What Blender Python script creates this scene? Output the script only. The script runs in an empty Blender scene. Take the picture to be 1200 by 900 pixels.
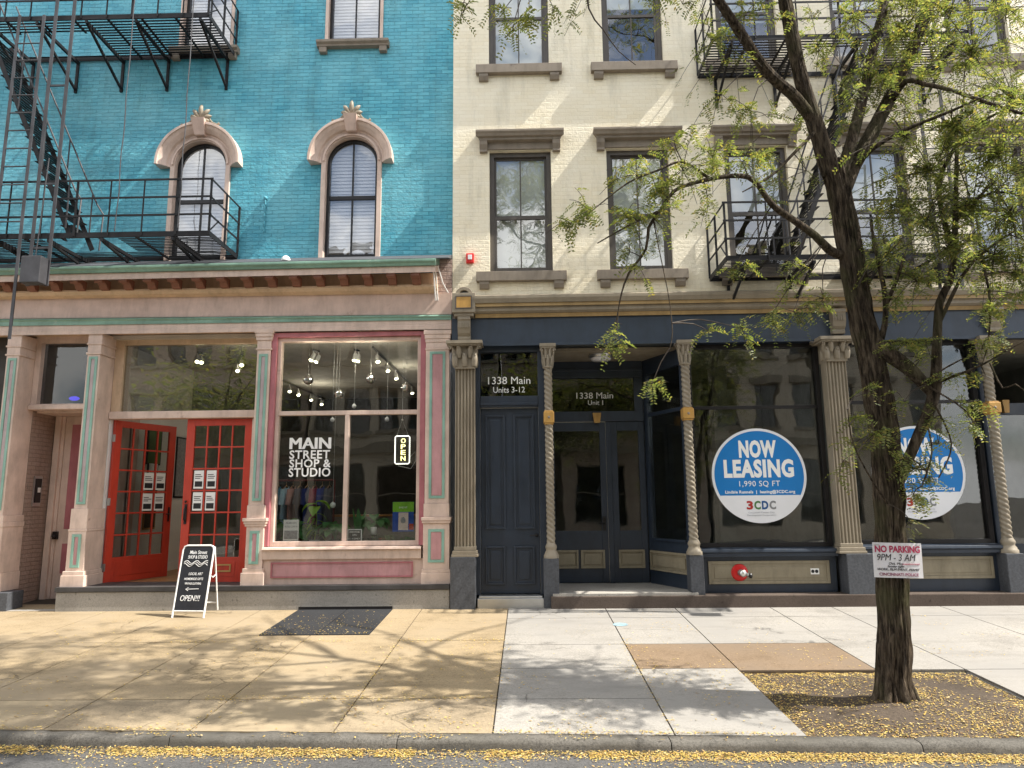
import bpy, bmesh, math, random
from mathutils import Vector, Matrix, noise
random.seed(7)
R = math.radians
scn = bpy.context.scene
COL = scn.collection
# ------------------------------------------------------------------ camera
FPX, DIST, EYE = 832.0, 11.2, 1.67
yc = Vector((17, -137, -FPX)).normalized()
zc = Vector((-48, 4850., -FPX)); zc = (zc - yc * zc.dot(yc)).normalized()
xc = yc.cross(zc)
ROT = Matrix((xc, yc, zc))
CAM = Vector((0, -DIST, EYE))
cam = bpy.data.cameras.new('camera'); camo = bpy.data.objects.new('camera', cam); COL.objects.link(camo)
camo.matrix_world = Matrix.Translation(CAM) @ ROT.to_4x4()
cam.sensor_width = 36; cam.lens = FPX / 1200 * 36; cam.clip_end = 3000; cam.clip_start = .05
scn.camera = camo
def ray(px, py): return ROT @ Vector((px - 600, 450 - py, -FPX))
def P(px, py, Y=0.):
    r = ray(px, py); return CAM + r * ((Y - CAM.y) / r.y)
def X(px, py, Y=0.): return P(px, py, Y).x
def Z(px, py, Y=0.): return P(px, py, Y).z
GZ0, GS = .08, .05            # pavement: height at the facade, slope to the street
def gz(Y): return GZ0 + GS * Y
def G(px, py):
    r = ray(px, py); t = (GZ0 + GS * CAM.y - CAM.z) / (r.z - GS * r.y); return CAM + r * t
def RC(px0, py0, px1, py1, Y=0.):
    my, mx = (py0 + py1) / 2, (px0 + px1) / 2
    return X(px0, my, Y), X(px1, my, Y), Z(mx, py1, Y), Z(mx, py0, Y)
# ------------------------------------------------------------------ geometry
class MB:
    def __init__(s): s.v = []; s.f = []; s.m = []; s.sm = []
    def add(s, vs, fs, m=0, smooth=False):
        o = len(s.v); s.v += [tuple(v) for v in vs]
        for f in fs: s.f.append([i + o for i in f]); s.m.append(m); s.sm.append(smooth)
        return s
    def box(s, x0, x1, y0, y1, z0, z1, m=0):
        if x0 > x1: x0, x1 = x1, x0
        if y0 > y1: y0, y1 = y1, y0
        if z0 > z1: z0, z1 = z1, z0
        return s.add([(x, y, z) for z in (z0, z1) for y in (y0, y1) for x in (x0, x1)],
              [(0, 2, 3, 1), (4, 5, 7, 6), (0, 1, 5, 4), (2, 6, 7, 3), (0, 4, 6, 2), (1, 3, 7, 5)], m)
    def prism(s, ring, d, m=0, caps=True, smooth=False):   # ring of 3d points swept by vector d
        n = len(ring); d = Vector(d); a = [Vector(p) for p in ring]
        fs = [(i, (i + 1) % n, (i + 1) % n + n, i + n) for i in range(n)]
        s.add(a + [p + d for p in a], fs, m, smooth)
        if caps: s.add(a, [tuple(range(n))[::-1]], m); s.add([p + d for p in a], [tuple(range(n))], m)
        return s
    def px(s, prof, x0, x1, dz=0., m=0):     # profile of (y,z) along x, right end raised by dz
        return s.prism([(x0, y, z) for y, z in prof], (x1 - x0, 0, dz), m)
    def py(s, prof, y0, y1, m=0): return s.prism([(x, y0, z) for x, z in prof], (0, y1 - y0, 0), m)
    def pz(s, prof, z0, z1, m=0): return s.prism([(x, y, z0) for x, y in prof], (0, 0, z1 - z0), m)
    def tube(s, pts, rad, n=8, m=0, smooth=True, cap=True, ph=0., wob=0., furrow=0.):
        pts = [Vector(p) for p in pts]
        if not hasattr(rad, '__len__'): rad = [rad] * len(pts)
        vs = []; u = None
        for i, p in enumerate(pts):
            t = (pts[min(i + 1, len(pts) - 1)] - pts[max(i - 1, 0)])
            t = t.normalized() if t.length > 1e-9 else Vector((0, 0, 1))
            if u is None:
                u = Vector((1, 0, 0)) if abs(t.x) < .9 else Vector((0, 1, 0))
            u = (u - t * u.dot(t)).normalized(); w = t.cross(u)
            for k in range(n):
                a = 2 * math.pi * k / n + ph
                r = rad[i]
                dv = u * math.cos(a) + w * math.sin(a)
                if wob: r *= 1 + wob * noise.noise((p + dv * rad[i]) * 4.5) + wob * .55 * noise.noise(Vector((math.cos(a) * 3.5, math.sin(a) * 3.5, p.z * .6)) * 1.7)
                if furrow:
                    q1 = noise.noise(Vector((math.cos(a) * 7, math.sin(a) * 7, p.z * 1.6))); q2 = noise.noise(Vector((math.cos(a) * 15, math.sin(a) * 15, p.z * 3.4 + 5)))
                    r += furrow * (.15 - 1.6 * max(0, .25 - abs(q1)) * 2 + .5 * q2)
                vs.append(p + dv * r)
        L = len(pts)
        fs = [(i * n + k, i * n + (k + 1) % n, (i + 1) * n + (k + 1) % n, (i + 1) * n + k) for i in range(L - 1) for k in range(n)]
        s.add(vs, fs, m, smooth)
        if cap:
            s.add(vs[:n], [tuple(range(n))[::-1]], m); s.add(vs[-n:], [tuple(range(n))], m)
        return s
    def bar(s, p0, p1, w=.03, h=None, m=0):     # rectangular bar; w across, h the other way
        h = h or w; p0 = Vector(p0); p1 = Vector(p1); t = (p1 - p0).normalized()
        up = Vector((0, 0, 1)) if abs(t.z) < .95 else Vector((0, 1, 0))
        a = t.cross(up).normalized() * w / 2; b = a.cross(t).normalized() * h / 2
        vs = [p + q for p in (p0, p1) for q in (-a - b, a - b, a + b, -a + b)]
        return s.add(vs, [(0, 1, 5, 4), (1, 2, 6, 5), (2, 3, 7, 6), (3, 0, 4, 7), (3, 2, 1, 0), (4, 5, 6, 7)], m)
    def lathe(s, c, prof, n=24, m=0, axis='z', smooth=True):
        c = Vector(c); vs = []
        for r, h in prof:
            for k in range(n):
                a = 2 * math.pi * k / n
                q = {'z': (r * math.cos(a), r * math.sin(a), h), 'y': (r * math.cos(a), h, r * math.sin(a)), 'x': (h, r * math.cos(a), r * math.sin(a))}[axis]
                vs.append(c + Vector(q))
        fs = [(i * n + k, i * n + (k + 1) % n, (i + 1) * n + (k + 1) % n, (i + 1) * n + k) for i in range(len(prof) - 1) for k in range(n)]
        s.add(vs, fs, m, smooth)
        if prof[0][0] > 1e-4: s.add(vs[:n], [tuple(range(n))[::-1]], m)
        if prof[-1][0] > 1e-4: s.add(vs[-n:], [tuple(range(n))], m)
        return s
    def ball(s, c, r, n=16, m=0, sx=1, sy=1, sz=1):
        k = n // 2; c = Vector(c)
        vs = []
        for i in range(k + 1):
            th = math.pi * i / k
            for j in range(n):
                a = 2 * math.pi * j / n
                vs.append(c + Vector((r * sx * math.sin(th) * math.cos(a), r * sy * math.sin(th) * math.sin(a), -r * sz * math.cos(th))))
        return s.add(vs, [(i * n + j, i * n + (j + 1) % n, (i + 1) * n + (j + 1) % n, (i + 1) * n + j) for i in range(k) for j in range(n)], m, True)
    def arcband(s, cx, cz, prof, a0, a1, n=28, m=0):    # profile of (radius, y) swept round an arc in the xz plane
        k = len(prof); vs = []
        for i in range(n + 1):
            a = a0 + (a1 - a0) * i / n
            for r, y in prof: vs.append((cx + r * math.cos(a), y, cz + r * math.sin(a)))
        fs = [(i * k + j, i * k + (j + 1) % k, (i + 1) * k + (j + 1) % k, (i + 1) * k + j) for i in range(n) for j in range(k)]
        s.add(vs, fs, m)
        s.add(vs[:k], [tuple(range(k))], m); s.add(vs[-k:], [tuple(range(k))[::-1]], m)
        return s
    def frame(s, x0, x1, y0, y1, z0, z1, w, m=0, wt=None, wb=None):   # picture frame in the xz plane, butted
        wt = w if wt is None else wt; wb = w if wb is None else wb
        s.box(x0, x0 + w, y0, y1, z0, z1, m); s.box(x1 - w, x1, y0, y1, z0, z1, m)
        if wt: s.box(x0 + w, x1 - w, y0, y1, z1 - wt, z1, m)
        if wb: s.box(x0 + w, x1 - w, y0, y1, z0, z0 + wb, m)
        return s
    def xf(s, M):
        s.v = [tuple(M @ Vector(v)) for v in s.v]; return s
    def join(s, o):
        n = len(s.v); s.v += o.v; s.f += [[i + n for i in f] for f in o.f]; s.m += o.m; s.sm += o.sm; return s
WL = {}
def tag(o, label=None, cat=None, group=None, kind=None):
    if label: o['label'] = label
    if cat: o['category'] = cat
    if group: o['group'] = group
    if kind: o['kind'] = kind
    return o
def link(name, me, parent=None, local=False):
    o = bpy.data.objects.new(name, me); COL.objects.link(o)
    if parent is not None:
        o.parent = parent
        if not local: o.location = -WL.get(parent.name, Vector())
    WL[o.name] = Vector()
    return o
def mesh(name, mb, mats, fix=True):
    me = bpy.data.meshes.new(name); me.from_pydata(mb.v, [], mb.f)
    for q in (mats if isinstance(mats, (list, tuple)) else [mats]): me.materials.append(q)
    me.polygons.foreach_set('material_index', mb.m); me.polygons.foreach_set('use_smooth', mb.sm)
    if fix:
        bm = bmesh.new(); bm.from_mesh(me); bmesh.ops.recalc_face_normals(bm, faces=bm.faces); bm.to_mesh(me); bm.free()
    me.update(); return me
def obj(name, mb, mats, parent=None, local=False, bevel=0., fix=True):
    o = link(name, mesh(name, mb, mats, fix), parent, local)
    if bevel:
        b = o.modifiers.new('bevel', 'BEVEL'); b.width = bevel; b.segments = 2; b.limit_method = 'ANGLE'; b.angle_limit = R(40); b.harden_normals = False
    return o
def struct(name, mb, mats, **k): return tag(obj(name, mb, mats, **k), kind='structure')
def thing(name, label, cat, loc=(0, 0, 0), group=None):
    o = bpy.data.objects.new(name, None); COL.objects.link(o); o.location = loc; o.empty_display_size = .2
    WL[o.name] = Vector(loc); return tag(o, label, cat, group)
def put(o, base):      # move a one-mesh thing's origin to its base
    b = Vector(base); me = o.data
    me.transform(Matrix.Translation(-b)); o.location = Vector(o.location) + b; return o
def copy_tree(o, parent=None):
    c = o.copy(); COL.objects.link(c); c.parent = parent
    WL[c.name] = WL.get(o.name, Vector()).copy()
    for ch in list(o.children): copy_tree(ch, c)
    return c
def shape2d(name, outer, holes, y0, y1, mat, parent=None, axis='y'):
    cu = bpy.data.curves.new(name, 'CURVE'); cu.dimensions = '2D'; cu.fill_mode = 'BOTH'; cu.extrude = abs(y1 - y0) / 2
    for pts in [outer] + holes:
        sp = cu.splines.new('POLY'); sp.points.add(len(pts) - 1); sp.use_cyclic_u = True
        for q, (a, b) in zip(sp.points, pts): q.co = (a, b, 0, 1)
    t = bpy.data.objects.new('t', cu); COL.objects.link(t)
    me = bpy.data.meshes.new_from_object(t.evaluated_get(bpy.context.evaluated_depsgraph_get()))
    bpy.data.objects.remove(t); me.name = name
    me.transform(Matrix.Translation((0, (y0 + y1) / 2, 0)) @ Matrix.Rotation(math.pi / 2, 4, 'X'))
    me.materials.clear(); me.materials.append(mat)
    return link(name, me, parent)
def text_fat(name, body, x, y, z, h, mat, parent, w, fat):
    for k, dx in enumerate((-fat, -fat * .33, fat * .33, fat)): o = text(name, body, x + dx, y - .0006 * k, z, h, mat, None, w=w - 2 * fat, extrude=.0004); yield o.data
def text(name, body, x, y, z, h, mat, parent=None, w=None, bold=0., align='CENTER', shear=0., space=1., extrude=.002, rot=None, local=False):
    """lettering in the xz plane facing -y; h cap height, (x, z) the baseline centre, w the wanted width"""
    cu = bpy.data.curves.new(name, 'FONT'); cu.body = body; cu.size = 1; cu.align_x = align; cu.offset = bold; cu.shear = shear; cu.space_character = space; cu.resolution_u = 3
    cu.extrude = .001
    t = bpy.data.objects.new('t', cu); COL.objects.link(t)
    me = bpy.data.meshes.new_from_object(t.evaluated_get(bpy.context.evaluated_depsgraph_get()))
    bpy.data.objects.remove(t); me.name = name
    xs = [v.co.x for v in me.vertices]; W0 = max(xs) - min(xs); mid = (max(xs) + min(xs)) / 2
    sc = h / .729; sx = (w / W0) if w else sc
    off = mid if align == 'CENTER' else 0
    me.transform(Matrix.Translation((-off, 0, 0))); me.transform(Matrix.Diagonal((sx, sc, extrude / .002, 1)))
    me.transform(Matrix.Rotation(math.pi / 2, 4, 'X'))
    if rot is not None: me.transform(rot)
    me.transform(Matrix.Translation((x, y, z)))
    me.materials.clear(); me.materials.append(mat)
    return link(name, me, parent, local)
# ------------------------------------------------------------------ materials
def nodes(name):
    m = bpy.data.materials.new(name); m.use_nodes = True; nt = m.node_tree
    return m, nt, nt.nodes['Principled BSDF'], nt.nodes['Material Output']
def N(nt, t, **k):
    n = nt.nodes.new('ShaderNode' + t)
    for a, b in k.items():
        if a.startswith('i_'): n.inputs[a[2:].replace('_', ' ')].default_value = b
        else: setattr(n, a, b)
    return n
def c4(c): return (c[0], c[1], c[2], 1)
def srgb(h):
    v = [int(h[i:i + 2], 16) / 255 for i in (0, 2, 4)]
    return tuple(x / 12.92 if x <= .04045 else ((x + .055) / 1.055) ** 2.4 for x in v)
def ramp(nt, fac, stops):
    r = N(nt, 'ValToRGB'); e = r.color_ramp.elements
    while len(e) < len(stops): e.new(.5)
    for q, (p, c) in zip(e, stops): q.position = p; q.color = c4(c) if len(c) == 3 else c
    nt.links.new(fac, r.inputs[0]); return r.outputs[0]
def mixc(nt, a, b, fac, mode='MIX'):
    m = N(nt, 'Mix', data_type='RGBA', blend_type=mode)
    for s, q in ((6, a), (7, b), (0, fac)):
        if hasattr(q, 'is_linked') or hasattr(q, 'links'): nt.links.new(q, m.inputs[s])
        else: m.inputs[s].default_value = c4(q) if isinstance(q, tuple) else q
    return m.outputs[2]
def tex(nt, scale, detail=4, rough=.55, vec=None, stretch=None):
    n = N(nt, 'TexNoise'); n.inputs['Scale'].default_value = scale; n.inputs['Detail'].default_value = detail; n.inputs['Roughness'].default_value = rough
    tc = N(nt, 'TexCoord')
    v = vec or tc.outputs['Object']
    if stretch:
        mp = N(nt, 'Mapping'); mp.inputs['Scale'].default_value = stretch; nt.links.new(v, mp.inputs[0]); v = mp.outputs[0]
    nt.links.new(v, n.inputs['Vector']); return n.outputs['Fac']
def paint(name, rgb, rough=.55, var=.14, scale=2.5, bump=.15, bscale=60, metal=0., spec=.35, wear=None, stretch=None, bd=.004):
    m, nt, b, o = nodes(name)
    n = tex(nt, scale, 6, .6, stretch=stretch)
    d = tuple(c * (1 - var) for c in rgb); l = tuple(min(1, c * (1 + var)) for c in rgb)
    col = ramp(nt, n, [(.32, d), (.68, l)])
    if wear:
        wc, amt, ws = wear
        w = ramp(nt, tex(nt, ws, 8, .7), [(.62 - amt, (0, 0, 0)), (.72, (1, 1, 1))])
        col = mixc(nt, col, wc, w)
    if bump and not metal:
        gr = ramp(nt, tex(nt, 3.4, 8, .72, stretch=(2.2, 2.2, .55)), [(.46, (1, 1, 1)), (.74, (.76, .74, .72))]); col = mixc(nt, col, gr, 1., 'MULTIPLY')
        fl = ramp(nt, tex(nt, 55, 3, .6), [(.69, (1, 1, 1)), (.73, (.62, .58, .55))]); col = mixc(nt, col, fl, 1., 'MULTIPLY')
    nt.links.new(col, b.inputs['Base Color'])
    b.inputs['Roughness'].default_value = rough; b.inputs['Metallic'].default_value = metal; b.inputs['Specular IOR Level'].default_value = spec
    rr = ramp(nt, tex(nt, scale * 3, 4), [(.3, (rough * .8,) * 3), (.7, (min(1, rough * 1.2),) * 3)]); nt.links.new(rr, b.inputs['Roughness'])
    if bump:
        bp = N(nt, 'Bump'); bp.inputs['Strength'].default_value = bump; bp.inputs['Distance'].default_value = bd
        nt.links.new(tex(nt, bscale, 5), bp.inputs['Height']); nt.links.new(bp.outputs[0], b.inputs['Normal'])
    return m
def brick(name, c1, c2, mort, patch, axis='x', strength=.9, wear=None):
    m, nt, b, o = nodes(name)
    tc = N(nt, 'TexCoord'); sp = N(nt, 'SeparateXYZ'); nt.links.new(tc.outputs['Object'], sp.inputs[0])
    cb = N(nt, 'CombineXYZ'); nt.links.new(sp.outputs['X' if axis == 'x' else 'Y'], cb.inputs[0]); nt.links.new(sp.outputs['Z'], cb.inputs[1])
    nn = N(nt, 'TexNoise'); nn.inputs['Scale'].default_value = 5; nn.inputs['Detail'].default_value = 3; nt.links.new(tc.outputs['Object'], nn.inputs['Vector'])
    ad = N(nt, 'VectorMath', operation='SCALE'); sb = N(nt, 'VectorMath', operation='SUBTRACT'); sb.inputs[1].default_value = (.5, .5, .5)
    nt.links.new(nn.outputs['Color'], sb.inputs[0]); nt.links.new(sb.outputs[0], ad.inputs[0]); ad.inputs['Scale'].default_value = .022
    av = N(nt, 'VectorMath', operation='ADD'); nt.links.new(cb.outputs[0], av.inputs[0]); nt.links.new(ad.outputs[0], av.inputs[1])
    bt = N(nt, 'TexBrick'); nt.links.new(av.outputs[0], bt.inputs['Vector'])
    for k, v in dict(Scale=1., ).items(): bt.inputs[k].default_value = v
    bt.inputs['Brick Width'].default_value = .212; bt.inputs['Row Height'].default_value = .0685; bt.inputs['Mortar Size'].default_value = .0055; bt.inputs['Mortar Smooth'].default_value = .5; bt.inputs['Bias'].default_value = 0
    bt.inputs['Color1'].default_value = c4(c1); bt.inputs['Color2'].default_value = c4(c2); bt.inputs['Mortar'].default_value = c4(mort)
    pt = ramp(nt, tex(nt, .9, 7, .65), [(.38, (0, 0, 0)), (.66, (1, 1, 1))])
    col = mixc(nt, bt.outputs['Color'], patch, N(nt, 'Math', operation='MULTIPLY').outputs[0])
    mu = nt.nodes[-2] if False else [q for q in nt.nodes if q.type == 'MATH'][-1]; nt.links.new(pt, mu.inputs[0]); mu.inputs[1].default_value = .6
    st = ramp(nt, tex(nt, 2.2, 6, .7, stretch=(1.6, 1.6, .25)), [(.50, (1, 1, 1)), (.78, (.70, .70, .68))])
    col = mixc(nt, col, st, 1., 'MULTIPLY')
    if wear:
        w = ramp(nt, tex(nt, 26, 5, .6), [(.66, (0, 0, 0)), (.72, (1, 1, 1))]); col = mixc(nt, col, wear, w)
    nt.links.new(col, b.inputs['Base Color']); b.inputs['Roughness'].default_value = .5; b.inputs['Specular IOR Level'].default_value = .4
    h1 = N(nt, 'Math', operation='MULTIPLY_ADD'); nt.links.new(bt.outputs['Fac'], h1.inputs[0]); h1.inputs[1].default_value = -1.
    nt.links.new(tex(nt, 22, 4, .6), h1.inputs[2])
    # every brick sits a little differently
    h2 = N(nt, 'Math', operation='MULTIPLY_ADD'); nt.links.new(bt.outputs['Color'], h2.inputs[0]); h2.inputs[1].default_value = 0; nt.links.new(h1.outputs[0], h2.inputs[2])
    bp = N(nt, 'Bump'); bp.inputs['Strength'].default_value = strength; bp.inputs['Distance'].default_value = .018
    nt.links.new(h2.outputs[0], bp.inputs['Height']); nt.links.new(bp.outputs[0], b.inputs['Normal'])
    return m
def glass(name, tint=(.9, .93, .92), extra=.05, wavy=.012, ior=1.5):
    m, nt, b, o = nodes(name); nt.nodes.remove(b)
    tr = N(nt, 'BsdfTransparent'); tr.inputs[0].default_value = c4(tint)
    gl = N(nt, 'BsdfGlossy'); gl.inputs['Roughness'].default_value = .0
    bp = N(nt, 'Bump'); bp.inputs['Strength'].default_value = .6; bp.inputs['Distance'].default_value = wavy
    nt.links.new(tex(nt, 1.3, 2, .4), bp.inputs['Height']); nt.links.new(bp.outputs[0], gl.inputs['Normal'])
    lw = N(nt, 'LayerWeight'); lw.inputs[0].default_value = .5
    pw = N(nt, 'Math', operation='POWER'); pw.inputs[1].default_value = 5.; nt.links.new(lw.outputs['Facing'], pw.inputs[0])
    ad = N(nt, 'Math', operation='MULTIPLY_ADD'); ad.inputs[1].default_value = 1 - extra; ad.inputs[2].default_value = extra; ad.use_clamp = True; nt.links.new(pw.outputs[0], ad.inputs[0])
    mx = N(nt, 'MixShader'); nt.links.new(ad.outputs[0], mx.inputs[0]); nt.links.new(tr.outputs[0], mx.inputs[1]); nt.links.new(gl.outputs[0], mx.inputs[2])
    nt.links.new(mx.outputs[0], o.inputs[0]); return m
def emit(name, rgb, s):
    m, nt, b, o = nodes(name); b.inputs['Base Color'].default_value = c4(rgb); b.inputs['Emission Color'].default_value = c4(rgb); b.inputs['Emission Strength'].default_value = s; return m
def leafmat(name, cols, trans=.45):
    m, nt, b, o = nodes(name); nt.nodes.remove(b)
    ge = N(nt, 'NewGeometry')
    col = ramp(nt, ge.outputs['Random Per Island'], [(i / (len(cols) - 1), c) for i, c in enumerate(cols)])
    d = N(nt, 'BsdfDiffuse'); t = N(nt, 'BsdfTranslucent'); g = N(nt, 'BsdfGlossy'); g.inputs['Roughness'].default_value = .5
    nt.links.new(col, d.inputs[0]); tc = mixc(nt, col, (1.0, 1.0, .35), .35, 'MIX'); nt.links.new(mixc(nt, col, (1.4, 1.4, .8), 1., 'MULTIPLY'), t.inputs[0])
    m1 = N(nt, 'MixShader'); m1.inputs[0].default_value = trans; nt.links.new(d.outputs[0], m1.inputs[1]); nt.links.new(t.outputs[0], m1.inputs[2])
    m2 = N(nt, 'MixShader'); m2.inputs[0].default_value = .04; nt.links.new(m1.outputs[0], m2.inputs[1]); nt.links.new(g.outputs[0], m2.inputs[2])
    nt.links.new(m2.outputs[0], o.inputs[0]); return m
def concrete(name, c, speck=.25, stains=None, bump=.35, tint=None, cracks=0):
    m, nt, b, o = nodes(name)
    a = ramp(nt, tex(nt, 1.1, 8, .68), [(.3, tuple(q * .74 for q in c)), (.5, c), (.72, tuple(min(1, q * 1.14) for q in c))])
    sp = ramp(nt, tex(nt, 130, 3, .7), [(.3, (1 - speck,) * 3), (.5, (1, 1, 1)), (.75, (1 + speck * .5,) * 3)])
    col = mixc(nt, a, sp, 1., 'MULTIPLY')
    s2 = ramp(nt, tex(nt, 42, 4, .75), [(.32, (1 - speck * .9,) * 3), (.52, (1, 1, 1)), (.72, (1 + speck * .35,) * 3)]); col = mixc(nt, col, s2, 1., 'MULTIPLY')
    w = ramp(nt, tex(nt, 3.1, 9, .75), [(.56, (0, 0, 0)), (.78, (.55, .55, .55))]); col = mixc(nt, col, tuple(q * .45 for q in c), w)
    w3 = ramp(nt, tex(nt, 17, 4, .6), [(.645, (0, 0, 0)), (.68, (.6, .6, .6))]); col = mixc(nt, col, tuple(q * .35 for q in c), w3)
    if tint:
        w2 = ramp(nt, tex(nt, .55, 4, .6), [(.42, (0, 0, 0)), (.62, (1, 1, 1))]); col = mixc(nt, col, tint, w2)
    if cracks:
        tcv = N(nt, 'TexCoord'); nz = N(nt, 'TexNoise'); nz.inputs['Scale'].default_value = 2.2; nz.inputs['Detail'].default_value = 6; nt.links.new(tcv.outputs['Object'], nz.inputs['Vector'])
        av = N(nt, 'VectorMath', operation='MULTIPLY_ADD'); nt.links.new(nz.outputs['Color'], av.inputs[0]); av.inputs[1].default_value = (.5, .5, .5); nt.links.new(tcv.outputs['Object'], av.inputs[2])
        vo = N(nt, 'TexVoronoi', feature='DISTANCE_TO_EDGE'); vo.inputs['Scale'].default_value = .55; nt.links.new(av.outputs[0], vo.inputs['Vector'])
        ck = ramp(nt, vo.outputs['Distance'], [(.0, (1, 1, 1)), (.0055, (0, 0, 0))])
        gate = ramp(nt, tex(nt, .8, 3), [(.50, (0, 0, 0)), (.60, (1, 1, 1))])
        ml = N(nt, 'Math', operation='MULTIPLY'); nt.links.new(ck, ml.inputs[0]); nt.links.new(gate, ml.inputs[1])
        ms = N(nt, 'Math', operation='MULTIPLY'); ms.inputs[1].default_value = cracks; nt.links.new(ml.outputs[0], ms.inputs[0]); col = mixc(nt, col, tuple(q * .25 for q in c), ms.outputs[0])
        dr = ramp(nt, tex(nt, 1.7, 8, .72, stretch=(.5, 2.2, 1)), [(.50, (0, 0, 0)), (.74, (.6, .6, .6))]); col = mixc(nt, col, tuple(q * .55 for q in c), dr)
    nt.links.new(col, b.inputs['Base Color']); b.inputs['Roughness'].default_value = .9; b.inputs['Specular IOR Level'].default_value = .2
    bp = N(nt, 'Bump'); bp.inputs['Strength'].default_value = bump; bp.inputs['Distance'].default_value = .004
    nt.links.new(tex(nt, 90, 6, .65), bp.inputs['Height']); nt.links.new(bp.outputs[0], b.inputs['Normal'])
    return m
M = {}
M['turq'] = brick('turquoise_brick', (.048, .31, .43), (.10, .44, .56), (.035, .26, .36), (.21, .53, .61), wear=(.09, .30, .37), strength=.8)
M['cream'] = brick('cream_brick', (.82, .735, .545), (.86, .79, .62), (.76, .68, .50), (.88, .83, .69), strength=.45)
M['pinkbrick'] = brick('pink_brick', (.42, .31, .27), (.47, .35, .30), (.16, .11, .10), (.40, .30, .27), wear=(.3, .16, .12))
M['sidebrick'] = brick('side_brick', (.34, .25, .20), (.38, .28, .23), (.24, .17, .14), (.34, .26, .22), axis='y')
M['tan'] = paint('tan_paint', (.60, .455, .39), wear=((.42, .29, .23), .0, 3.), rough=.5)
M['tan2'] = paint('light_tan_trim_paint', (.64, .50, .425), wear=((.44, .31, .25), .0, 4.))
M['soffit'] = paint('buff_soffit_paint', (.60, .44, .30))
M['rose'] = paint('rose_paint', (.42, .155, .175), rough=.4)
M['rosel'] = paint('pale_rose_panel_paint', (.50, .27, .28), rough=.45)
M['mint'] = paint('mint_green_paint', (.24, .42, .35), rough=.45, wear=((.45, .40, .33), -.02, 6.))
M['green'] = paint('faded_green_gutter_paint', (.20, .34, .27), var=.25, rough=.45, wear=((.36, .45, .38), .0, 5.), stretch=(.5, 3, 3))
M['brack'] = paint('brown_bracket_paint', (.20, .085, .055), var=.25)
M['lav'] = paint('lavender_panel_paint', (.45, .36, .37))
M['red'] = paint('vermilion_door_paint', (.50, .048, .025), rough=.35, var=.08, spec=.5)
M['stone'] = concrete('grey_step_stone', (.33, .31, .28), bump=.6)
M['darkstone'] = paint('dark_slate_sill', (.055, .052, .052), rough=.6, var=.3, wear=((.25, .23, .2), -.05, 5.))
M['iron'] = paint('black_iron', (.012, .012, .014), rough=.55, var=.3, spec=.25, wear=((.06, .045, .04), -.03, 9.))
M['irongrey'] = paint('worn_grey_iron', (.055, .055, .062), rough=.5, var=.35, spec=.35)
M['bronze'] = paint('dark_bronze_frame', (.095, .085, .078), rough=.4, var=.1, bump=.05)
M['black'] = paint('black_sash_paint', (.016, .015, .016), rough=.35, bump=.05)
M['taupe'] = paint('taupe_stone_trim', (.24, .205, .165), rough=.7, var=.12, wear=((.16, .135, .11), .0, 4.), bump=.3)
M['taupel'] = paint('light_taupe_iron_paint', (.265, .228, .172), rough=.5, var=.1)
M['gold'] = paint('gold_paint', (.48, .28, .08), rough=.4, var=.15)
M['navy'] = paint('slate_navy_paint', (.023, .033, .051), rough=.38, var=.12, spec=.5)
M['navyf'] = paint('slate_navy_fascia', (.032, .047, .072), rough=.42, var=.12, spec=.5)
M['goldband'] = paint('dull_gold_band_paint', (.36, .25, .115), rough=.5, var=.2)
M['granite'] = paint('dark_granite_plinth', (.072, .077, .088), rough=.6, var=.25, scale=30, bump=.4)
M['brownstone'] = concrete('brown_sill_stone', (.10, .078, .065), bump=.6)
M['beigepanel'] = paint('khaki_panel_paint', (.27, .235, .165), rough=.5)
M['white'] = paint('white_paint', (.78, .78, .77), rough=.5, var=.04, bump=.05)
M['blind'] = paint('white_blind_slats', (.86, .86, .90), rough=.5, var=.03, bump=0)
M['shade'] = paint('pale_grey_window_shade', (.58, .62, .59), rough=.8, var=.12, scale=1.2, bump=0)
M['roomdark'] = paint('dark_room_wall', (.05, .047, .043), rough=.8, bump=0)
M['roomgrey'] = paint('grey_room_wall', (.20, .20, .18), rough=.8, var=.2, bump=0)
M['roomwhite'] = paint('white_room_wall', (.72, .71, .68), rough=.7, var=.04, bump=0)
M['ceil'] = paint('shop_ceiling', (.48, .45, .40), rough=.8, bump=0)
M['wood'] = paint('honey_wood_floor', (.42, .22, .09), rough=.35, var=.3, scale=4, stretch=(8, .6, 1), bump=.05)
M['glass'] = glass('window_glass', (.95, .97, .97), .27, .02)
M['glassd'] = glass('shopfront_glass', (.84, .86, .85), .085, .006)
M['glasse'] = glass('reflective_transom_glass', (.72, .73, .70), .20, .008)
M['glasst'] = glass('grey_transom_glass', (.55, .57, .56), .07, .008)
M['mask'] = None
M['lettw'] = paint('white_vinyl_letters', (.82, .82, .80), rough=.5, var=.02, bump=0)
M['lettblk'] = paint('black_marker_ink', (.02, .02, .022), rough=.6, var=.05, bump=0)
M['chrome'] = paint('mirror_ball_silver', (.8, .8, .82), rough=.12, var=.05, metal=1., bump=.0)
M['steel'] = paint('brushed_steel', (.55, .55, .54), rough=.35, metal=.9, bump=.05)
M['brass'] = paint('aged_brass', (.55, .38, .16), rough=.35, metal=.9, bump=.05)
M['bulb'] = emit('lit_lamp_face', (1., .93, .62), 9.)
M['neon'] = emit('lit_open_letters', (1., .86, .32), 2.6)
M['neonw'] = emit('lit_border_tube', (1., .97, .85), 1.6)
M['purple'] = emit('purple_lamp_glow', (.10, .06, 1.), 1.3)
M['blue'] = paint('blue_decal_vinyl', (.012, .18, .50), rough=.4, var=.03, bump=0)
M['decalw'] = paint('white_decal_vinyl', (.74, .75, .78), rough=.4, var=.03, bump=0)
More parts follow.
